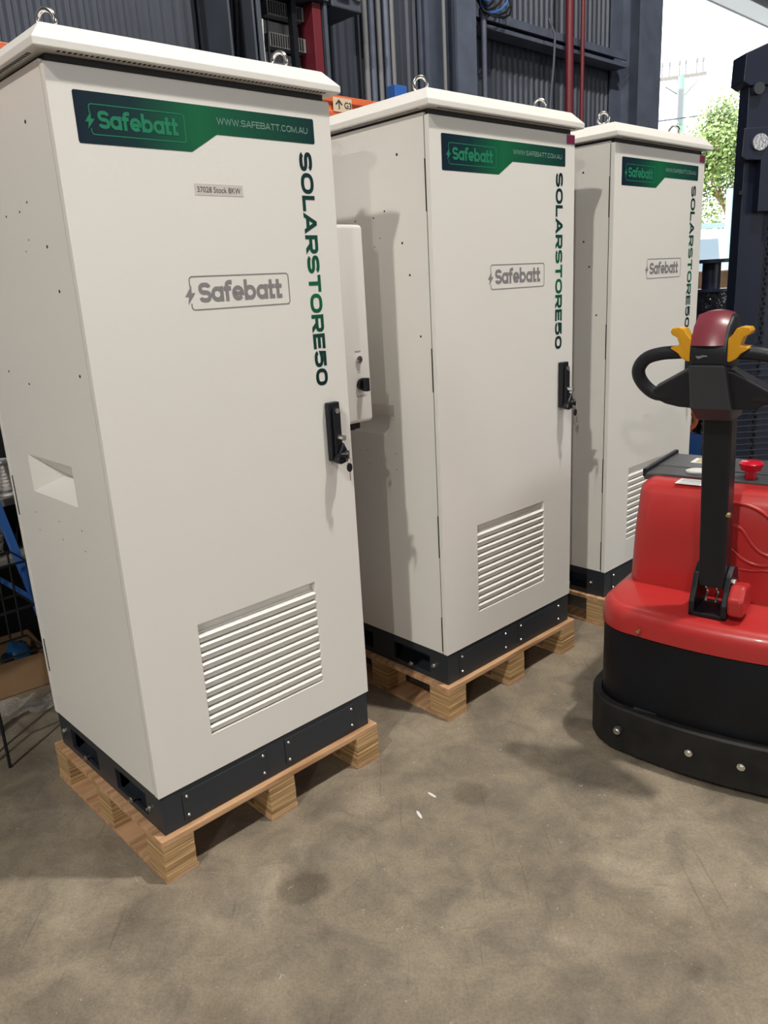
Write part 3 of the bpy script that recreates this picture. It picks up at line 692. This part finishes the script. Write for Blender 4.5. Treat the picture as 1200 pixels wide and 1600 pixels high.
    # lock handle
    m = M(); m.box(.713, .757, -.022, 0, 1.117, 1.300); hd = m.build('lock_handle', blackpl, t, bevel=.004, label='black swing handle lock')
    m = M(); m.prism([(.718 + .017 + .013 * math.cos(PI * k / 8), 1.272 + .013 * math.sin(PI * k / 8)) for k in range(9)] + [(.722, 1.135), (.748, 1.135)], 'y', -.034, -.022); m.build('lever', blackpl, hd, bevel=.0025)
    m = M(); m.cyl((.735, -.034, 1.274), (.735, -.036, 1.274), .008, n=16); m.build('pivot', steel, hd, smooth=.5)
    m = M(); m.cyl((.736, -.022, 1.192), (.736, -.058, 1.192), .0085, n=20); m.build('lock_cylinder', steel, hd, smooth=.5)
    m = M(); m.prism([(.713, 1.118), (.728, 1.108), (.758, 1.113), (.757, 1.150), (.744, 1.176)], 'y', -.046, -.020); m.build('lever_nose', blackpl, hd, bevel=.004)
    # roof
    m = M(); o1 = .026; zz0, zz1, zz2 = ZT + .010, ZT + .030, ZT + .070
    def rect(e, z, fy=0): return [(-e, -e - fy, z), (CW + e, -e - fy, z), (CW + e, CD + e, z), (-e, CD + e, z)]
    m.rings([rect(-.02, ZT + .010), rect(o1 - .004, ZT + .010), rect(o1, ZT + .013), rect(o1, zz1), rect(o1 - .036, zz2), rect(o1 - .30, zz2 + .004)], cap0=True, cap1=True)
    rf = m.build('roof', white, t, bevel=.0018)
    m = M(); m.box(.012, CW - .012, .012, CD - .012, ZT - .012, ZT + .011); m.build('roof_collar', mat('gap_shade_grey', (.03, .03, .032), .7), t)  # dark grey paints the shade in the gap between roof and door
    m = M()
    for k in range(60):
        x = .03 + k * .0128; m.box(x, x + .006, -.019, -.009, ZT + .0092, ZT + .0101)
    m.build('front_vent_slots', holeblk, rf); m = M()
    for k in range(54):
        y = .03 + k * .0128; m.box(-.019, -.009, y, y + .006, ZT + .0092, ZT + .0101)
    m.build('side_vent_slots', holeblk, rf)
    for (x, y, a) in eyes: eyebolt(t, x, y, a)
    if inverter:
        q0 = .10; m = M(); m.box(CW + .012, 1.010, q0, q0 + .50, 1.192, 1.829)
        iv = m.build('inverter_box', white, t, bevel=.014, bseg=4, smooth=.6, label='white inverter box with button and rotary switch on the cabinet side')
        xc = .956
        m = M(); m.box(CW + .0, CW + .014, q0 + .05, q0 + .45, 1.25, 1.80); m.build('mounting_plate', steel, iv)
        m = M(); m.cyl((xc, q0, 1.404), (xc, q0 - .006, 1.404), .0125, n=28); m.cyl((xc, q0 - .006, 1.404), (xc, q0 - .010, 1.404), .0085, n=28); m.build('power_button', chrome, iv, smooth=.5)
        m = M(); m.cyl((xc, q0 - .0101, 1.404), (xc, q0 - .0106, 1.404), .0055, n=24); m.build('button_ring', darktxt, iv)
        m = M(); m.cyl((xc + .004, q0, 1.322), (xc + .004, q0 - .012, 1.322), .020, n=28); m.box(xc - .004, xc + .012, q0 - .036, q0 - .012, 1.300, 1.344); m.build('rotary_switch', blackpl, iv, bevel=.002)
        text_obj('switch_lettering', 'ON/OFF', darktxt, iv, .026, (xc - .002, q0 - .0004, 1.430), (PI / 2, 0, 0), bold=.01)
        text_obj('switch_lettering', 'PV SWITCH', darktxt, iv, .040, (xc + .004, q0 - .0004, 1.282), (PI / 2, 0, 0), bold=.01)
        text_obj('switch_lettering', 'ON\nOFF', greytxt, iv, .014, (xc - .002, q0 - .0004, 1.366), (PI / 2, 0, 0))
        m = M(); m.cyl((CW + .100, q0 + .05, 1.196), (CW + .100, q0 + .05, 1.158), .014, n=12); m.build('cable_gland', blackpl, iv, smooth=.6)
        m = M(); m.cyl((CW + .135, q0 + .05, 1.196), (CW + .135, q0 + .05, 1.164), .013, n=12); m.build('cable_gland', blackpl, iv, smooth=.6)
        m = M(); m.box(CW + .06, CW + .15, q0 + .02, q0 + .035, 1.17, 1.196); m.build('connector_block', blackpl, iv, bevel=.003)
    return t
def make_keys(label):
    t = thing('key_set', label, 'keys', group='keys in the cabinet locks')
    KX = -.029
    # key in the lock, ring, hanging key. origin at key hole on the handle nose
    m = M(); m.cyl((.750, -.046, 1.138), (.753, -.060, 1.139), .004, n=10); m.cyl((.768, -.064, 1.139), (.7735, -.0705, 1.139), .0135, n=24); m.cyl((.7635, -.057, 1.139), (.768, -.064, 1.139), .010, n=20); m.cyl((.752, -.055, 1.139), (.764, -.058, 1.139), .007, n=12); m.build('key_head', blackpl, t, smooth=.6)
    m = M(); m.tube([(.7725, -.068 + .011 * math.cos(k * PI / 10), 1.122 + .011 * math.sin(k * PI / 10)) for k in range(20)], .0009, 6, loop=True); m.build('key_ring', chrome, t, smooth=.7)
    m = M(); m.prism([(.774 + .0105 * math.cos(k * PI / 10), 1.098 + .0145 * math.sin(k * PI / 10)) for k in range(20)], 'y', -.071, -.066); m.build('hanging_key_head', blackpl, t, bevel=.0012)
    m = M(); m.box(.7722, .7763, -.0693, -.0677, 1.056, 1.086); m.build('key_blade', steel, t)
    for ch in t.children:
        for v in ch.data.vertices: v.co.x += KX; v.co.y += .006
    return t
CABS = [(-.6868, 1.9166, .7503), (.2096, 2.7039, .7411), (1.0294, 3.4684, .7501)]
E1 = [(.080, .13, 2.15), (.742, .12, 1.95), (.075, CD - .09, 2.4), (CW - .075, CD - .09, .8)]
E2 = [(.107, .13, -.55), (.765, .13, 1.95), (.09, CD - .12, .2), (CW - .075, CD - .09, .8)]
E3 = [(.12, .13, -.75), (.75, .13, -.9), (.09, CD - .12, .2), (CW - .075, CD - .09, .8)]
labs = ['tall white battery cabinet nearest the camera with a stock label on its door', 'tall white battery cabinet standing in the middle of the row of three', 'tall white battery cabinet furthest back, partly behind the red pallet truck']
cabs = [make_cabinet(labs[0], E1, stock=True, magenta_st=False, inverter=True, hinges=False), make_cabinet(labs[1], E2), make_cabinet(labs[2], E3)]
pal0 = make_pallet(); pals = [pal0, dup(pal0), dup(pal0)]
k0 = make_keys('black keys hanging in the lock of the nearest cabinet'); keys = [k0, dup(k0), dup(k0)]
pl_ = ['plywood pallet under the nearest white cabinet', 'plywood pallet under the middle white cabinet', 'plywood pallet under the furthest white cabinet']
kl_ = ['black keys hanging in the lock of the nearest cabinet', 'black keys hanging in the lock of the middle cabinet', 'black keys in the lock of the furthest cabinet behind the truck handle']
for k, (x, y, a) in enumerate(CABS):
    for o in (cabs[k], pals[k], keys[k]): o.location = (x, y, 0); o.rotation_euler = (0, 0, a)
    pals[k]['label'] = pl_[k]; pals[k]['group'] = 'plywood pallets under the cabinets'; keys[k]['label'] = kl_[k]

# ================================================================= RED PALLET TRUCK
TA = math.radians(-38)
tr = thing('pallet_truck', 'red and black powered pallet truck with a tall tiller handle', 'pallet truck', (.974, 2.245, 0), TA)
def outline(hw, y0, y1, r, bulge=.0, n=10):
    P = []
    for k in range(n + 1):
        a = PI + (PI / 2) * k / n; P.append((-hw + r + r * math.cos(a), y0 + r + r * math.sin(a)))
    for k in range(1, n):
        f = k / n; P.append((-hw + r + (2 * hw - 2 * r) * f, y0 - bulge * (1 - (2 * f - 1) ** 2)))
    for k in range(n + 1):
        a = 1.5 * PI + (PI / 2) * k / n; P.append((hw - r + r * math.cos(a), y0 + r + r * math.sin(a)))
    P += [(hw, y1), (-hw, y1)]
    return P
HW = .375
base = outline(HW, .035, .86, .15, .02)
def grow(P, d):
    cx, cy = 0, .4; out = []
    n = len(P)
    for k in range(n):
        a = Vector(P[k - 1]); b = Vector(P[(k + 1) % n]); t_ = (b - a).normalized(); nn = Vector((t_.y, -t_.x)); out.append((P[k][0] + nn.x * d, P[k][1] + nn.y * d))
    return out
m = M(); m.rings([[(p[0], p[1], z) for p in P] for P, z in ((grow(base, -.012), .07), (base, .085), (base, .452), (grow(base, -.012), .456))])
m.build('chassis', truckblk, tr, smooth=.5)
# bumper skirt: a bent band
outer = grow(base, .034)[:-2]; inner = grow(base, .004)[:-2]
m = M(); R = []
for a, b_ in zip(inner, outer): R.append([(a[0], a[1], .022), (b_[0], b_[1], .022), (b_[0], b_[1], .178), (b_[0] * .99 + a[0] * .01, b_[1] - (b_[1] - a[1]) * .25, .184), (a[0], a[1], .184)])
R = [[(p[0], .50, p[2]) for p in R[0]]] + R + [[(p[0], .50, p[2]) for p in R[-1]]]
m.rings(R); bump = m.build('bumper_skirt', rubber, tr, smooth=.6)
for ax in (-.252, -.008, .152):
    yy = .035 - .020 * (1 - (ax / (HW - .15)) ** 2 if abs(ax) < HW - .15 else 0) - .034 + (-.0175 if abs(ax) > .225 else 0)
    m = M(); m.cyl((ax, yy + .012, .105), (ax, yy - .003, .105), .0145, .0125, n=24); m.cyl((ax, yy - .003, .105), (ax, yy - .007, .105), .0075, n=6); m.build('bolt', steel, bump, smooth=.5)
m = M(); m.box(-.21, .10, .022, .05, .1845, .190); m.build('kick_strip', covergrey, tr)
# red shelf
b2 = grow(base, .004); R = []
for d, z in ((0, .457), (0, .505), (-.006, .527), (-.020, .543), (-.040, .550)): R.append([(p[0], p[1], z - (.012 if p[1] < .2 else 0) * (z > .5) * 0) for p in grow(b2, d)])
m = M(); m.rings(R); sh = m.build('front_shelf', redm, tr, smooth=.7)
m = M(); m.cyl((-.20, .020, .485), (-.20, .004, .485), .006, n=12); m.build('shelf_bolt', brass, tr, smooth=.5)
# red hood
def rbox_rings(hw, y0, y1, z0, z1, r, rr, taper=.02):
    R = []
    for k, (d, z) in enumerate(((-taper * 0, z0), (-taper * .4, (z0 + z1) / 2), (-taper, z1 - rr))): R.append([(p[0], p[1], z) for p in outline(hw + d, y0 - d * .5, y1, r, .012, 8)])
    for k in range(1, 6):
        a = k / 5 * PI / 2; d = -taper - rr * (1 - math.cos(a)); z = z1 - rr + rr * math.sin(a)
        R.append([(p[0], p[1], z) for p in outline(hw + d, y0 - d, y1, max(.01, r + d * .5), .012, 8)])
    return R
m = M(); m.rings(rbox_rings(.345, .285, .465, .545, .925, .06, .045)); hood = m.build('hood', redm, tr, smooth=.7)
def hoodarc(P, r): 
    mm = M(); Q = []
    for k in range(len(P) - 1):
        for j in range(4):
            f = j / 4; Q.append((P[k][0] + (P[k + 1][0] - P[k][0]) * f, 0, P[k][1] + (P[k + 1][1] - P[k][1]) * f))
    Q.append((P[-1][0], 0, P[-1][1]))
    Q = [(x, .276 + .008 * (z - .55) / .37, z) for x, _, z in Q]
    # smooth the polyline
    for it in range(3): Q = [Q[0]] + [tuple((Q[i - 1][c] + 2 * Q[i][c] + Q[i + 1][c]) / 4 for c in range(3)) for i in range(1, len(Q) - 1)] + [Q[-1]]
    mm.tube(Q, r, 10); return mm.build('moulded_ridge', redm, hood, smooth=.8)
hoodarc([(-.05, .885), (.007, .885), (.042, .886), (.084, .872), (.114, .853), (.16, .80), (.19, .73), (.19, .66)], .007)
hoodarc([(-.04, .815), (.008, .810), (.040, .803), (.062, .767), (.087, .737), (.124, .718), (.17, .73)], .009)
hoodarc([(-.03, .76), (.017, .722), (.040, .702), (.073, .686), (.109, .683), (.16, .70)], .008)
hoodarc([(-.06, .66), (.012, .655), (.039, .662), (.081, .660), (.116, .672), (.17, .66)], .006)
# lid
m = M(); m.box(-.325, .345, .455, .86, .56, .905); m.build('rear_case', truckblk, tr, bevel=.01)
m = M(); m.box(-.335, .345, .395, .515, .905, .932); m.build('lid_panel', lidm, tr, bevel=.006)
m = M(); m.box(-.335, .345, .520, .74, .905, .934); m.build('lid_panel', lidm, tr, bevel=.006)
m = M(); m.box(-.338, -.322, .395, .76, .915, .945); m.build('lid_edge_strip', blackpl, tr, bevel=.003)
m = M(); m.box(-.196, -.10, .31, .385, .9247, .9256); st = m.build('instruction_sticker', stickwhite, tr)
for k in range(5):
    m = M(); m.box(-.185, -.115, .318 + k * .013, .322 + k * .013, .9257, .9260); m.build('sticker_print', greytxt, st)
m = M(); m.cyl((-.165, .468, .930), (-.165, .468, .938), .040, n=36); m.cyl((-.165, .468, .938), (-.165, .468, .940), .034, n=36); m.build('round_gauge', stickwhite, tr, smooth=.5)
m = M(); m.box(-.23, -.15, .60, .68, .9342, .9350, 0); m.box(-.215, -.185, .61, .67, .9350, .9354, 1); m.build('rating_sticker', [stickwhite, mat('ochre_print', (.5, .38, .12), .5)], tr)
t_ = M(); t_.cyl((.015, .45, .93), (.015, .45, .965), .020, .018, n=24); t_.cyl((.015, .45, .962), (.015, .45, .985), .032, .040, n=32); t_.cyl((.015, .45, .985), (.015, .45, .993), .040, .030, n=32)
t_.build('emergency_button', mat('bright_red_plastic', (.62, .01, .03), .2), tr, smooth=.9, label='bright red emergency stop button')
m = M(); m.cyl((.11, .56, .93), (.11, .56, .975), .025, n=20); m.build('key_switch', blackpl, tr, smooth=.6)
# wheel and forks
m = M(); m.cyl((-.06, .30, .115), (.06, .30, .115), .115, n=36); m.build('drive_wheel', rubber, tr, smooth=.6)
for sx in (-.26, .10):
    m = M(); m.box(sx, sx + .16, .86, 1.95, .045, .085); m.build('fork', truckblk, tr, bevel=.008)
    m = M(); m.cyl((sx + .03, 1.80, .04), (sx + .13, 1.80, .04), .04, n=20); m.build('fork_wheel', rubber, tr, smooth=.6)
# tiller
AX = -.004
m = M()  # U bracket
for sx in (-.058, .040):
    m.prism([(.075, .551), (.21, .551), (.215, .64), (.195, .70), (.15, .715), (.115, .69), (.095, .64), (.075, .60)], 'x', AX + sx, AX + sx + .018)
m.box(AX - .058, AX + .058, .075, .21, .551, .566); m.build('tiller_bracket', blackpl, tr, bevel=.004)
m = M(); m.cyl((AX - .064, .155, .655), (AX + .064, .155, .655), .016, n=20); m.build('pivot_pin', steel, tr, smooth=.5)
for sx in (-.015, .018):
    m = M(); m.tube([(AX + sx, .12 + .012 * math.cos(k * .9), .58 + k * .0065) for k in range(22)], .004, 6); m.build('spring', steel, tr, smooth=.7)
m = M(); m.prism([(.07, .572), (.17, .572), (.19, .61), (.17, .66), (.10, .672), (.06, .63)], 'x', AX + .060, AX + .108); m.build('red_stop', redm, tr, bevel=.012, bseg=3)
def secbox(C, hw, hd):
    return [(C[0] - hw, C[1] - hd, C[2]), (C[0] + hw, C[1] - hd, C[2]), (C[0] + hw, C[1] + hd, C[2]), (C[0] - hw, C[1] + hd, C[2])]
m = M(); m.rings([secbox((AX, .145, .645), .040, .040), secbox((AX, .085, 1.215), .042, .034)]); m.build('tiller_arm', blackpl, tr, bevel=.007, bseg=3)
m = M(); m.cyl((AX + .035, .09, .90), (AX + .048, .09, .90), .009, n=14); m.build('arm_bolt', brass, tr, smooth=.5)
# head: cover, body, pad, wings, grips, yellow levers
m = M(); m.rings([secbox((AX + .004, .060, 1.205), .050, .058), secbox((AX + .002, .032, 1.245), .057, .072), secbox((AX - .004, -.022, 1.374), .049, .062)]); m.build('tiller_cover', covergrey, tr, bevel=.006, bseg=3)
HB = -.035
m = M(); m.prism([(HB - .042, 1.370), (HB - .050, 1.392), (HB - .046, 1.430), (HB - .02, 1.478), (HB + .02, 1.505), (HB + .06, 1.505), (HB + .10, 1.47), (HB + .11, 1.41), (HB + .10, 1.36), (HB + .04, 1.352)], 'x', AX - .052, AX + .050)
hb = m.build('tiller_head', grip, tr, bevel=.009, bseg=3, smooth=.5)
P = [(HB - .047, 1.428), (HB - .024, 1.476), (HB + .018, 1.507), (HB + .060, 1.509), (HB + .090, 1.490)]
m = M(); n_ = 16; K = 5
prof = []
for k in range(len(P)):
    row = []
    for j in range(n_ + 1):
        f = -1 + 2 * j / n_; bul = .010 * (1 - f * f); d = Vector((P[k][0] - (HB + .03), P[k][1] - 1.43)).normalized()
        row.append((AX - .005 + f * .044, P[k][0] + d.x * (bul + .001), P[k][1] + d.y * (bul + .001)))
    prof.append(row)
back = [[(x, HB + .03 + (y - HB - .03) * .6, 1.43 + (z - 1.43) * .6) for x, y, z in row] for row in prof]
m.rings([prof[k] + back[k][::-1] for k in range(len(P))]); m.build('belly_button_pad', maroon, hb, smooth=.7, bevel=0)
m = M(); m.quadpts([(AX - .02 + .012 * math.cos(k * PI / 8) + (.008 if k in (0, 1, 15) else 0), HB - .0535, 1.398 + .004 * math.sin(k * PI / 8) + .002 * math.sin(k)) for k in range(16)]); m.build('badge', duct, hb)
def loop_points():
    P = [(-.045, 1.412), (-.087, 1.407), (-.141, 1.403), (-.186, 1.390), (-.212, 1.364), (-.215, 1.336), (-.197, 1.306), (-.166, 1.286), (-.120, 1.288)]
    Q = []
    for k in range(len(P) - 1):
        p0 = P[max(k - 1, 0)]; p1 = P[k]; p2 = P[k + 1]; p3 = P[min(k + 2, len(P) - 1)]
        for j in range(5):
            t = j / 5; Q.append(tuple(.5 * (2 * p1[c] + (p2[c] - p0[c]) * t + (2 * p0[c] - 5 * p1[c] + 4 * p2[c] - p3[c]) * t * t + (3 * p1[c] - p0[c] - 3 * p2[c] + p3[c]) * t ** 3) for c in (0, 1)))
    Q.append(P[-1]); return Q
for sg in (-1, 1):
    fx = (lambda x: AX + (x - AX)) if sg < 0 else (lambda x: AX - (x - AX) - .008)
    ty = lambda z: (1.405 - z) * .38
    tz = lambda z: z - ty(z) * .17
    m = M(); m.tube([(fx(x), HB - .015 + ty(z), tz(z)) for x, z in loop_points()], .0195, 16, squash=.95); m.build('grip_loop', grip, tr, smooth=.8)
    W1 = [(-.172, 1.300), (-.160, 1.307), (-.070, 1.356), (-.040, 1.356), (-.040, 1.248), (-.100, 1.251), (-.138, 1.259), (-.175, 1.276)]
    m = M(); m.rings([[(fx(x), HB - .033 + ty(z), tz(z)) for x, z in W1], [(fx(x), HB + .012 + ty(z), tz(z) + .012) for x, z in W1]]); m.build('handle_wing', grip, tr, bevel=.006, bseg=3)
    # yellow butterfly lever: vertical hub with an upper ear and a lower ear
    a = [(.042, 1.388), (.044, 1.446), (.056, 1.458), (.064, 1.473), (.078, 1.478), (.097, 1.476), (.102, 1.466), (.098, 1.457), (.083, 1.450), (.077, 1.434), (.076, 1.428), (.098, 1.424), (.100, 1.419), (.078, 1.405), (.070, 1.394), (.058, 1.386), (.048, 1.382)]
    m = M(); m.prism([((2 * AX - .002 - x) if sg < 0 else x, z) for x, z in a], 'y', HB - .042, HB + .004); m.build('thumb_lever', yellow, tr, bevel=.005, bseg=3, smooth=.6, label='yellow thumb lever')

# ================================================================= FORKLIFT MAST (at right edge)
t = thing('forklift_mast', 'tall dark navy forklift mast at the right edge behind the truck handle', 'forklift mast', (1.90, 4.38, 0), .04)
def mx(x): return x
m = M(); m.prism([(.075, .0), (.20, .0), (.20, 2.55), (.075, 2.55)], 'y', 0, .10); m.build('mast_rail', navymast, t, bevel=.004)
m = M(); m.prism([(.62, .0), (.75, .0), (.75, 2.55), (.62, 2.55)], 'y', 0, .10); m.build('mast_rail', navymast, t, bevel=.004)
m = M(); m.prism([(.035, 2.525), (.07, 2.505), (.75, 2.505), (.75, 2.75), (.16, 2.70), (.04, 2.655)], 'y', -.02, .12); m.build('top_crosshead', navymast, t, bevel=.004)
m = M(); m.prism([(.035, 2.17), (.06, 2.155), (.14, 2.15), (.14, 1.9), (.75, 1.9), (.75, 2.32), (.04, 2.305)], 'y', -.05, .0); m.build('cross_plate', navymast, t, bevel=.004)
m = M(); m.cyl((.125, -.05, 2.235), (.125, -.062, 2.235), .040, n=40); m.build('round_plate', mat('cast_silver', (.55, .55, .57), .35, metal=.8, bump=1, bscale=80, bdist=.004), t, smooth=.5, label='round silver plate')
m = M(); m.cyl((.115, -.0, 2.49), (.115, -.03, 2.49), .028, n=28); m.build('logo_disc', covergrey, t, smooth=.5)
m = M(); m.box(.14, .62, .02, .05, .05, 2.5); m.build('mesh_guard', mat('dark_guard', (.012, .018, .035), .6), t)
m = M(); m.box(.05, .075, -.02, .03, 1.99, 2.01); m.build('catch', blackpl, t)
m = M()
for k in range(60): m.tube([(.235 + .008 * (k % 2), .0, .3 + k * .026), (.235 + .008 * (k % 2), .0, .318 + k * .026)], .008, 6)
m.build('lift_chain', blackpl, t)
for k in range(18):
    m = M(); m.tube([(.08, -.03, .55 + k * .035), (.70, -.03, .55 + k * .035)], .003, 5); m.build('guard_wire', MATS['dark_guard'], t)
m = M(); m.box(.02, .80, .0, .6, .03, .30); m.build('carriage', navymast, t, bevel=.02)
m = M(); m.cyl((.05, .3, .13), (.18, .3, .13), .13, n=28); m.build('wheel', rubber, t, smooth=.6)
m = M(); m.cyl((.64, .3, .13), (.77, .3, .13), .13, n=28); m.build('wheel', rubber, t, smooth=.6)

# ================================================================= GOODS BETWEEN CABINET AND DOORWAY
def boxthing(name, loc, rz, dims, mt, label, cat, bevel=.01):
    m = M(); m.box(-dims[0] / 2, dims[0] / 2, -dims[1] / 2, dims[1] / 2, 0, dims[2]); o = m.build(name, mt, bevel=bevel); o.location = loc; o.rotation_euler = (0, 0, rz); return tag(o, label, cat)
t = thing('steel_drum_stand', 'black wrapped spool with a wide flat disc on top, beyond the furthest cabinet', 'spool', (2.555, 6.05, 0), .3)
m = M(); m.cyl((0, 0, 1.665), (0, 0, 1.69), .17, n=40); m.build('disc', navymast, t, smooth=.5)
m = M(); m.cyl((-.02, 0, 1.48), (-.02, 0, 1.665), .065, n=32); m.build('hub', navymast, t, smooth=.6)
m = M(); m.cyl((0, 0, 1.46), (0, 0, 1.48), .17, n=40); m.build('disc', navymast, t, smooth=.5)
m = M(); m.cyl((0, 0, 1.12), (0, 0, 1.46), .16, n=32); m.build('wrapped_reel', blackwrap, t, smooth=.6)
m = M(); m.box(-.2, .2, -.2, .2, 0, 1.12); m.build('support', blackwrap, t, bevel=.03)
lump('wrapped_load', (2.78, 6.75, .60), (.30, .28, .60), blackwrap, 'pallet load wrapped in glossy black film left of the forklift mast', 'wrapped load', 4)
boxthing('timber_crate', (3.72, 8.0, 0), .5, (1.2, .5, 1.60), timber, 'brown timber crate behind the black wrapped load', 'crate')
boxthing('white_crate', (2.02, 5.45, .0), .35, (.30, .20, .80), stickwhite, 'white wrapped box low beside the furthest cabinet', 'box')
boxthing('blue_case', (1.86, 5.12, .0), .15, (.50, .22, .58), bluepaint, 'blue case standing behind the lid of the pallet truck', 'case', .004)
t = M(); t.tube([(2.04 + .066 * math.cos(k * PI / 10), 5.13, .664 + .062 * math.sin(k * PI / 10)) for k in range(20)], .017, 10, loop=True)
tag(t.build('orange_hose', mat('orange_rubber', (.75, .16, .05), .4), smooth=.7), 'orange hose ring on top of the blue case', 'hose')
boxthing('dark_shelf_unit', (2.0, 5.80, 0), .35, (.5, .3, 1.05), blackpl, 'dark shelf unit behind the blue case', 'shelf unit')

# ================================================================= OUTSIDE
t = thing('power_pole', 'tall pale green power pole with a crossarm and insulators outside', 'power pole', (12.95, 35, -.005))
m = M(); m.cyl((.25, 0, 0), (.02, 0, 9.1), .22, .15, n=16); m.build('pole', mat('pale_green_pole', (.20, .34, .27), .7), t, smooth=.6)
m = M(); m.box(-1.15, 1.05, -.06, .06, 9.02, 9.14, r=Matrix.Rotation(math.radians(-4), 3, 'Y') @ Matrix.Identity(3) if False else None)
arm = m.build('crossarm', mat('weathered_timber', (.22, .2, .18), .8), t)
arm.rotation_euler = (0, math.radians(-4.5), 0); arm.location = (.72, 0, .03)
for x in (-.75, -.45, -.05, .2, .65, .9):
    m = M(); z = 9.12 + .078 * x; m.cyl((x, 0, z), (x, 0, z + .5), .03, n=8); m.cyl((x, 0, z + .42), (x, 0, z + .55), .05, n=10); m.build('insulator', duct, t, smooth=.6)
m = M(); m.tube([(-.6, 0, 8.75), (0, 0, 8.4)], .03, 6); m.tube([(.7, 0, 8.9), (.1, 0, 8.3)], .03, 6); m.build('brace', duct, t)
m = M(); m.box(-.12, .08, -.2, -.16, 7.3, 8.6); m.build('pole_plate', duct, t)
m = M(); pts = [(12.9 - 6 + k * .9, 34.0 + .0 * k, 7.05 + .0022 * (k * k) - .012 * k + .05 * k) for k in range(14)]
m.tube(pts, .03, 5); tag(m.build('power_line', steeldark), 'thin dark service wire strung from the power pole', 'power line')
# tree
leaf = mat('eucalyptus_leaf', (.22, .31, .10), .6, var=.45, vscale=1.3)
bark = mat('reddish_bark', (.34, .17, .10), .8, var=.3, vscale=3)
t = thing('tree', 'leafy green tree with bare reddish branches outside behind the fence', 'tree', (12.9, 28.5, -.005))
rnd = random.Random(11); m = M(); tips = []
def branch(p, d, L, r, lev):
    q = p + d * L; mid = (p + q) / 2 + Vector((rnd.uniform(-.1, .1), rnd.uniform(-.1, .1), 0)) * L * .5
    m.tube([p, mid, q], [r, r * .85, r * .65], 7)
    if lev >= 2: tips.append((q, .55 + L * .35))
    if lev < 4:
        for k in range(3 if lev < 3 else 2):
            dd = (d + Vector((rnd.uniform(-.75, .75), rnd.uniform(-.75, .75), rnd.uniform(-.15, .5)))).normalized(); branch(q, dd, L * rnd.uniform(.62, .82), r * .6, lev + 1)
branch(Vector((0, 0, 0)), Vector((-.05, 0, 1)).normalized(), 2.3, .17, 0)
m.build('trunk', bark, t, smooth=.8)
m = M()
for (c, r) in tips + [(Vector((rnd.uniform(-1.5, 1.6), rnd.uniform(-1.2, 1.2), rnd.uniform(3.2, 7.0))), .9) for _ in range(14)] + [(Vector((-1.2 + rnd.uniform(-.4, .4), 0, 2.6 + rnd.uniform(-.6, .4))), .7) for _ in range(6)] + [(Vector((rnd.uniform(-1.9, .6), rnd.uniform(-.8, .8), rnd.uniform(2.9, 5.4))), .75) for _ in range(12)]:
    for k in range(150):
        d = Vector((rnd.gauss(0, 1), rnd.gauss(0, 1), rnd.gauss(0, .8))).normalized() * r * rnd.uniform(.3, 1.0); p = c + d
        a = Vector((rnd.uniform(-1, 1), rnd.uniform(-1, 1), rnd.uniform(-1, .2))).normalized() * rnd.uniform(.10, .17); b_ = a.orthogonal().normalized() * .045
        m.quadpts([p - b_, p + a * .5 - b_ * 1.2, p + a, p + a * .5 + b_ * 1.2])
m.build('foliage', leaf, t)
# fence and vehicle
fpanel = mat('pale_fence_panel', (.70, .74, .76), .6); fpost = mat('pale_blue_post', (.30, .40, .46), .6)
t = thing('yard_fence', 'pale panel fence with a blue top rail outside the doorway', 'fence', (8.0, 20, 0), .05)
for k in range(-3, 8):
    m = M(); m.box(k * 1.5 + .06, k * 1.5 + 1.44, 0, .04, .1, 2.52); m.build('fence_panel', fpanel, t)
m = M(); m.box(-4.5, 12, -.04, .06, 2.54, 2.66); m.build('top_rail', fpost, t)
for k in range(-3, 9):
    m = M(); m.box(k * 1.5 - .05, k * 1.5 + .05, -.05, .06, 0, 2.54); m.build('fence_post', fpost, t)
m = M(); m.cyl((8.50, 19.3, -.005), (8.44, 19.3, 3.35), .10, n=14); tag(m.build('yard_post', fpost, smooth=.6), 'pale blue round post standing in front of the yard fence', 'post')
t = thing('parked_truck', 'white truck cab parked outside between the cabinet and the post', 'truck', (7.45, 17.6, -.005), .05)
tm = mat('white_vehicle_paint', (.72, .74, .76), .3)
m = M(); m.prism([(-1.6, .5), (.25, .5), (.25, 1.5), (.12, 2.35), (0, 2.42), (-1.6, 2.42)], 'y', 0, 1.8); m.build('cab', tm, t, bevel=.05, bseg=3)
m = M(); m.prism([(-.55, 1.55), (.12, 1.55), (.03, 2.22), (-.55, 2.22)], 'y', -.012, .0); m.build('side_window', mat('tinted_glass', (.25, .32, .38), .1), t)
m = M(); m.cyl((-.35, -.02, .45), (-.35, .25, .45), .45, n=28); m.build('wheel', rubber, t, smooth=.6)
m = M(); m.cyl((-.35, 1.55, .45), (-.35, 1.82, .45), .45, n=28); m.build('wheel', rubber, t, smooth=.6)

# litter on the floor
for k, (x, y, a, L) in enumerate(((.106, 2.235, 2.3, .020), (.058, 2.138, 1.9, .022))):
    m = M(); m.rings([[(math.cos(j * PI / 4) * L, math.sin(j * PI / 4) * L * .25, .0003) for j in range(8)], [(math.cos(j * PI / 4) * L * .9, math.sin(j * PI / 4) * L * .2, .002) for j in range(8)]])
    o = m.build('wood_chip', stickwhite); o.location = (x, y, 0); o.rotation_euler = (0, 0, a)
    tag(o, ('small white chip on the floor, the further of the two', 'small white chip on the floor, the nearer of the two')[k], 'chip', 'white chips on the floor')
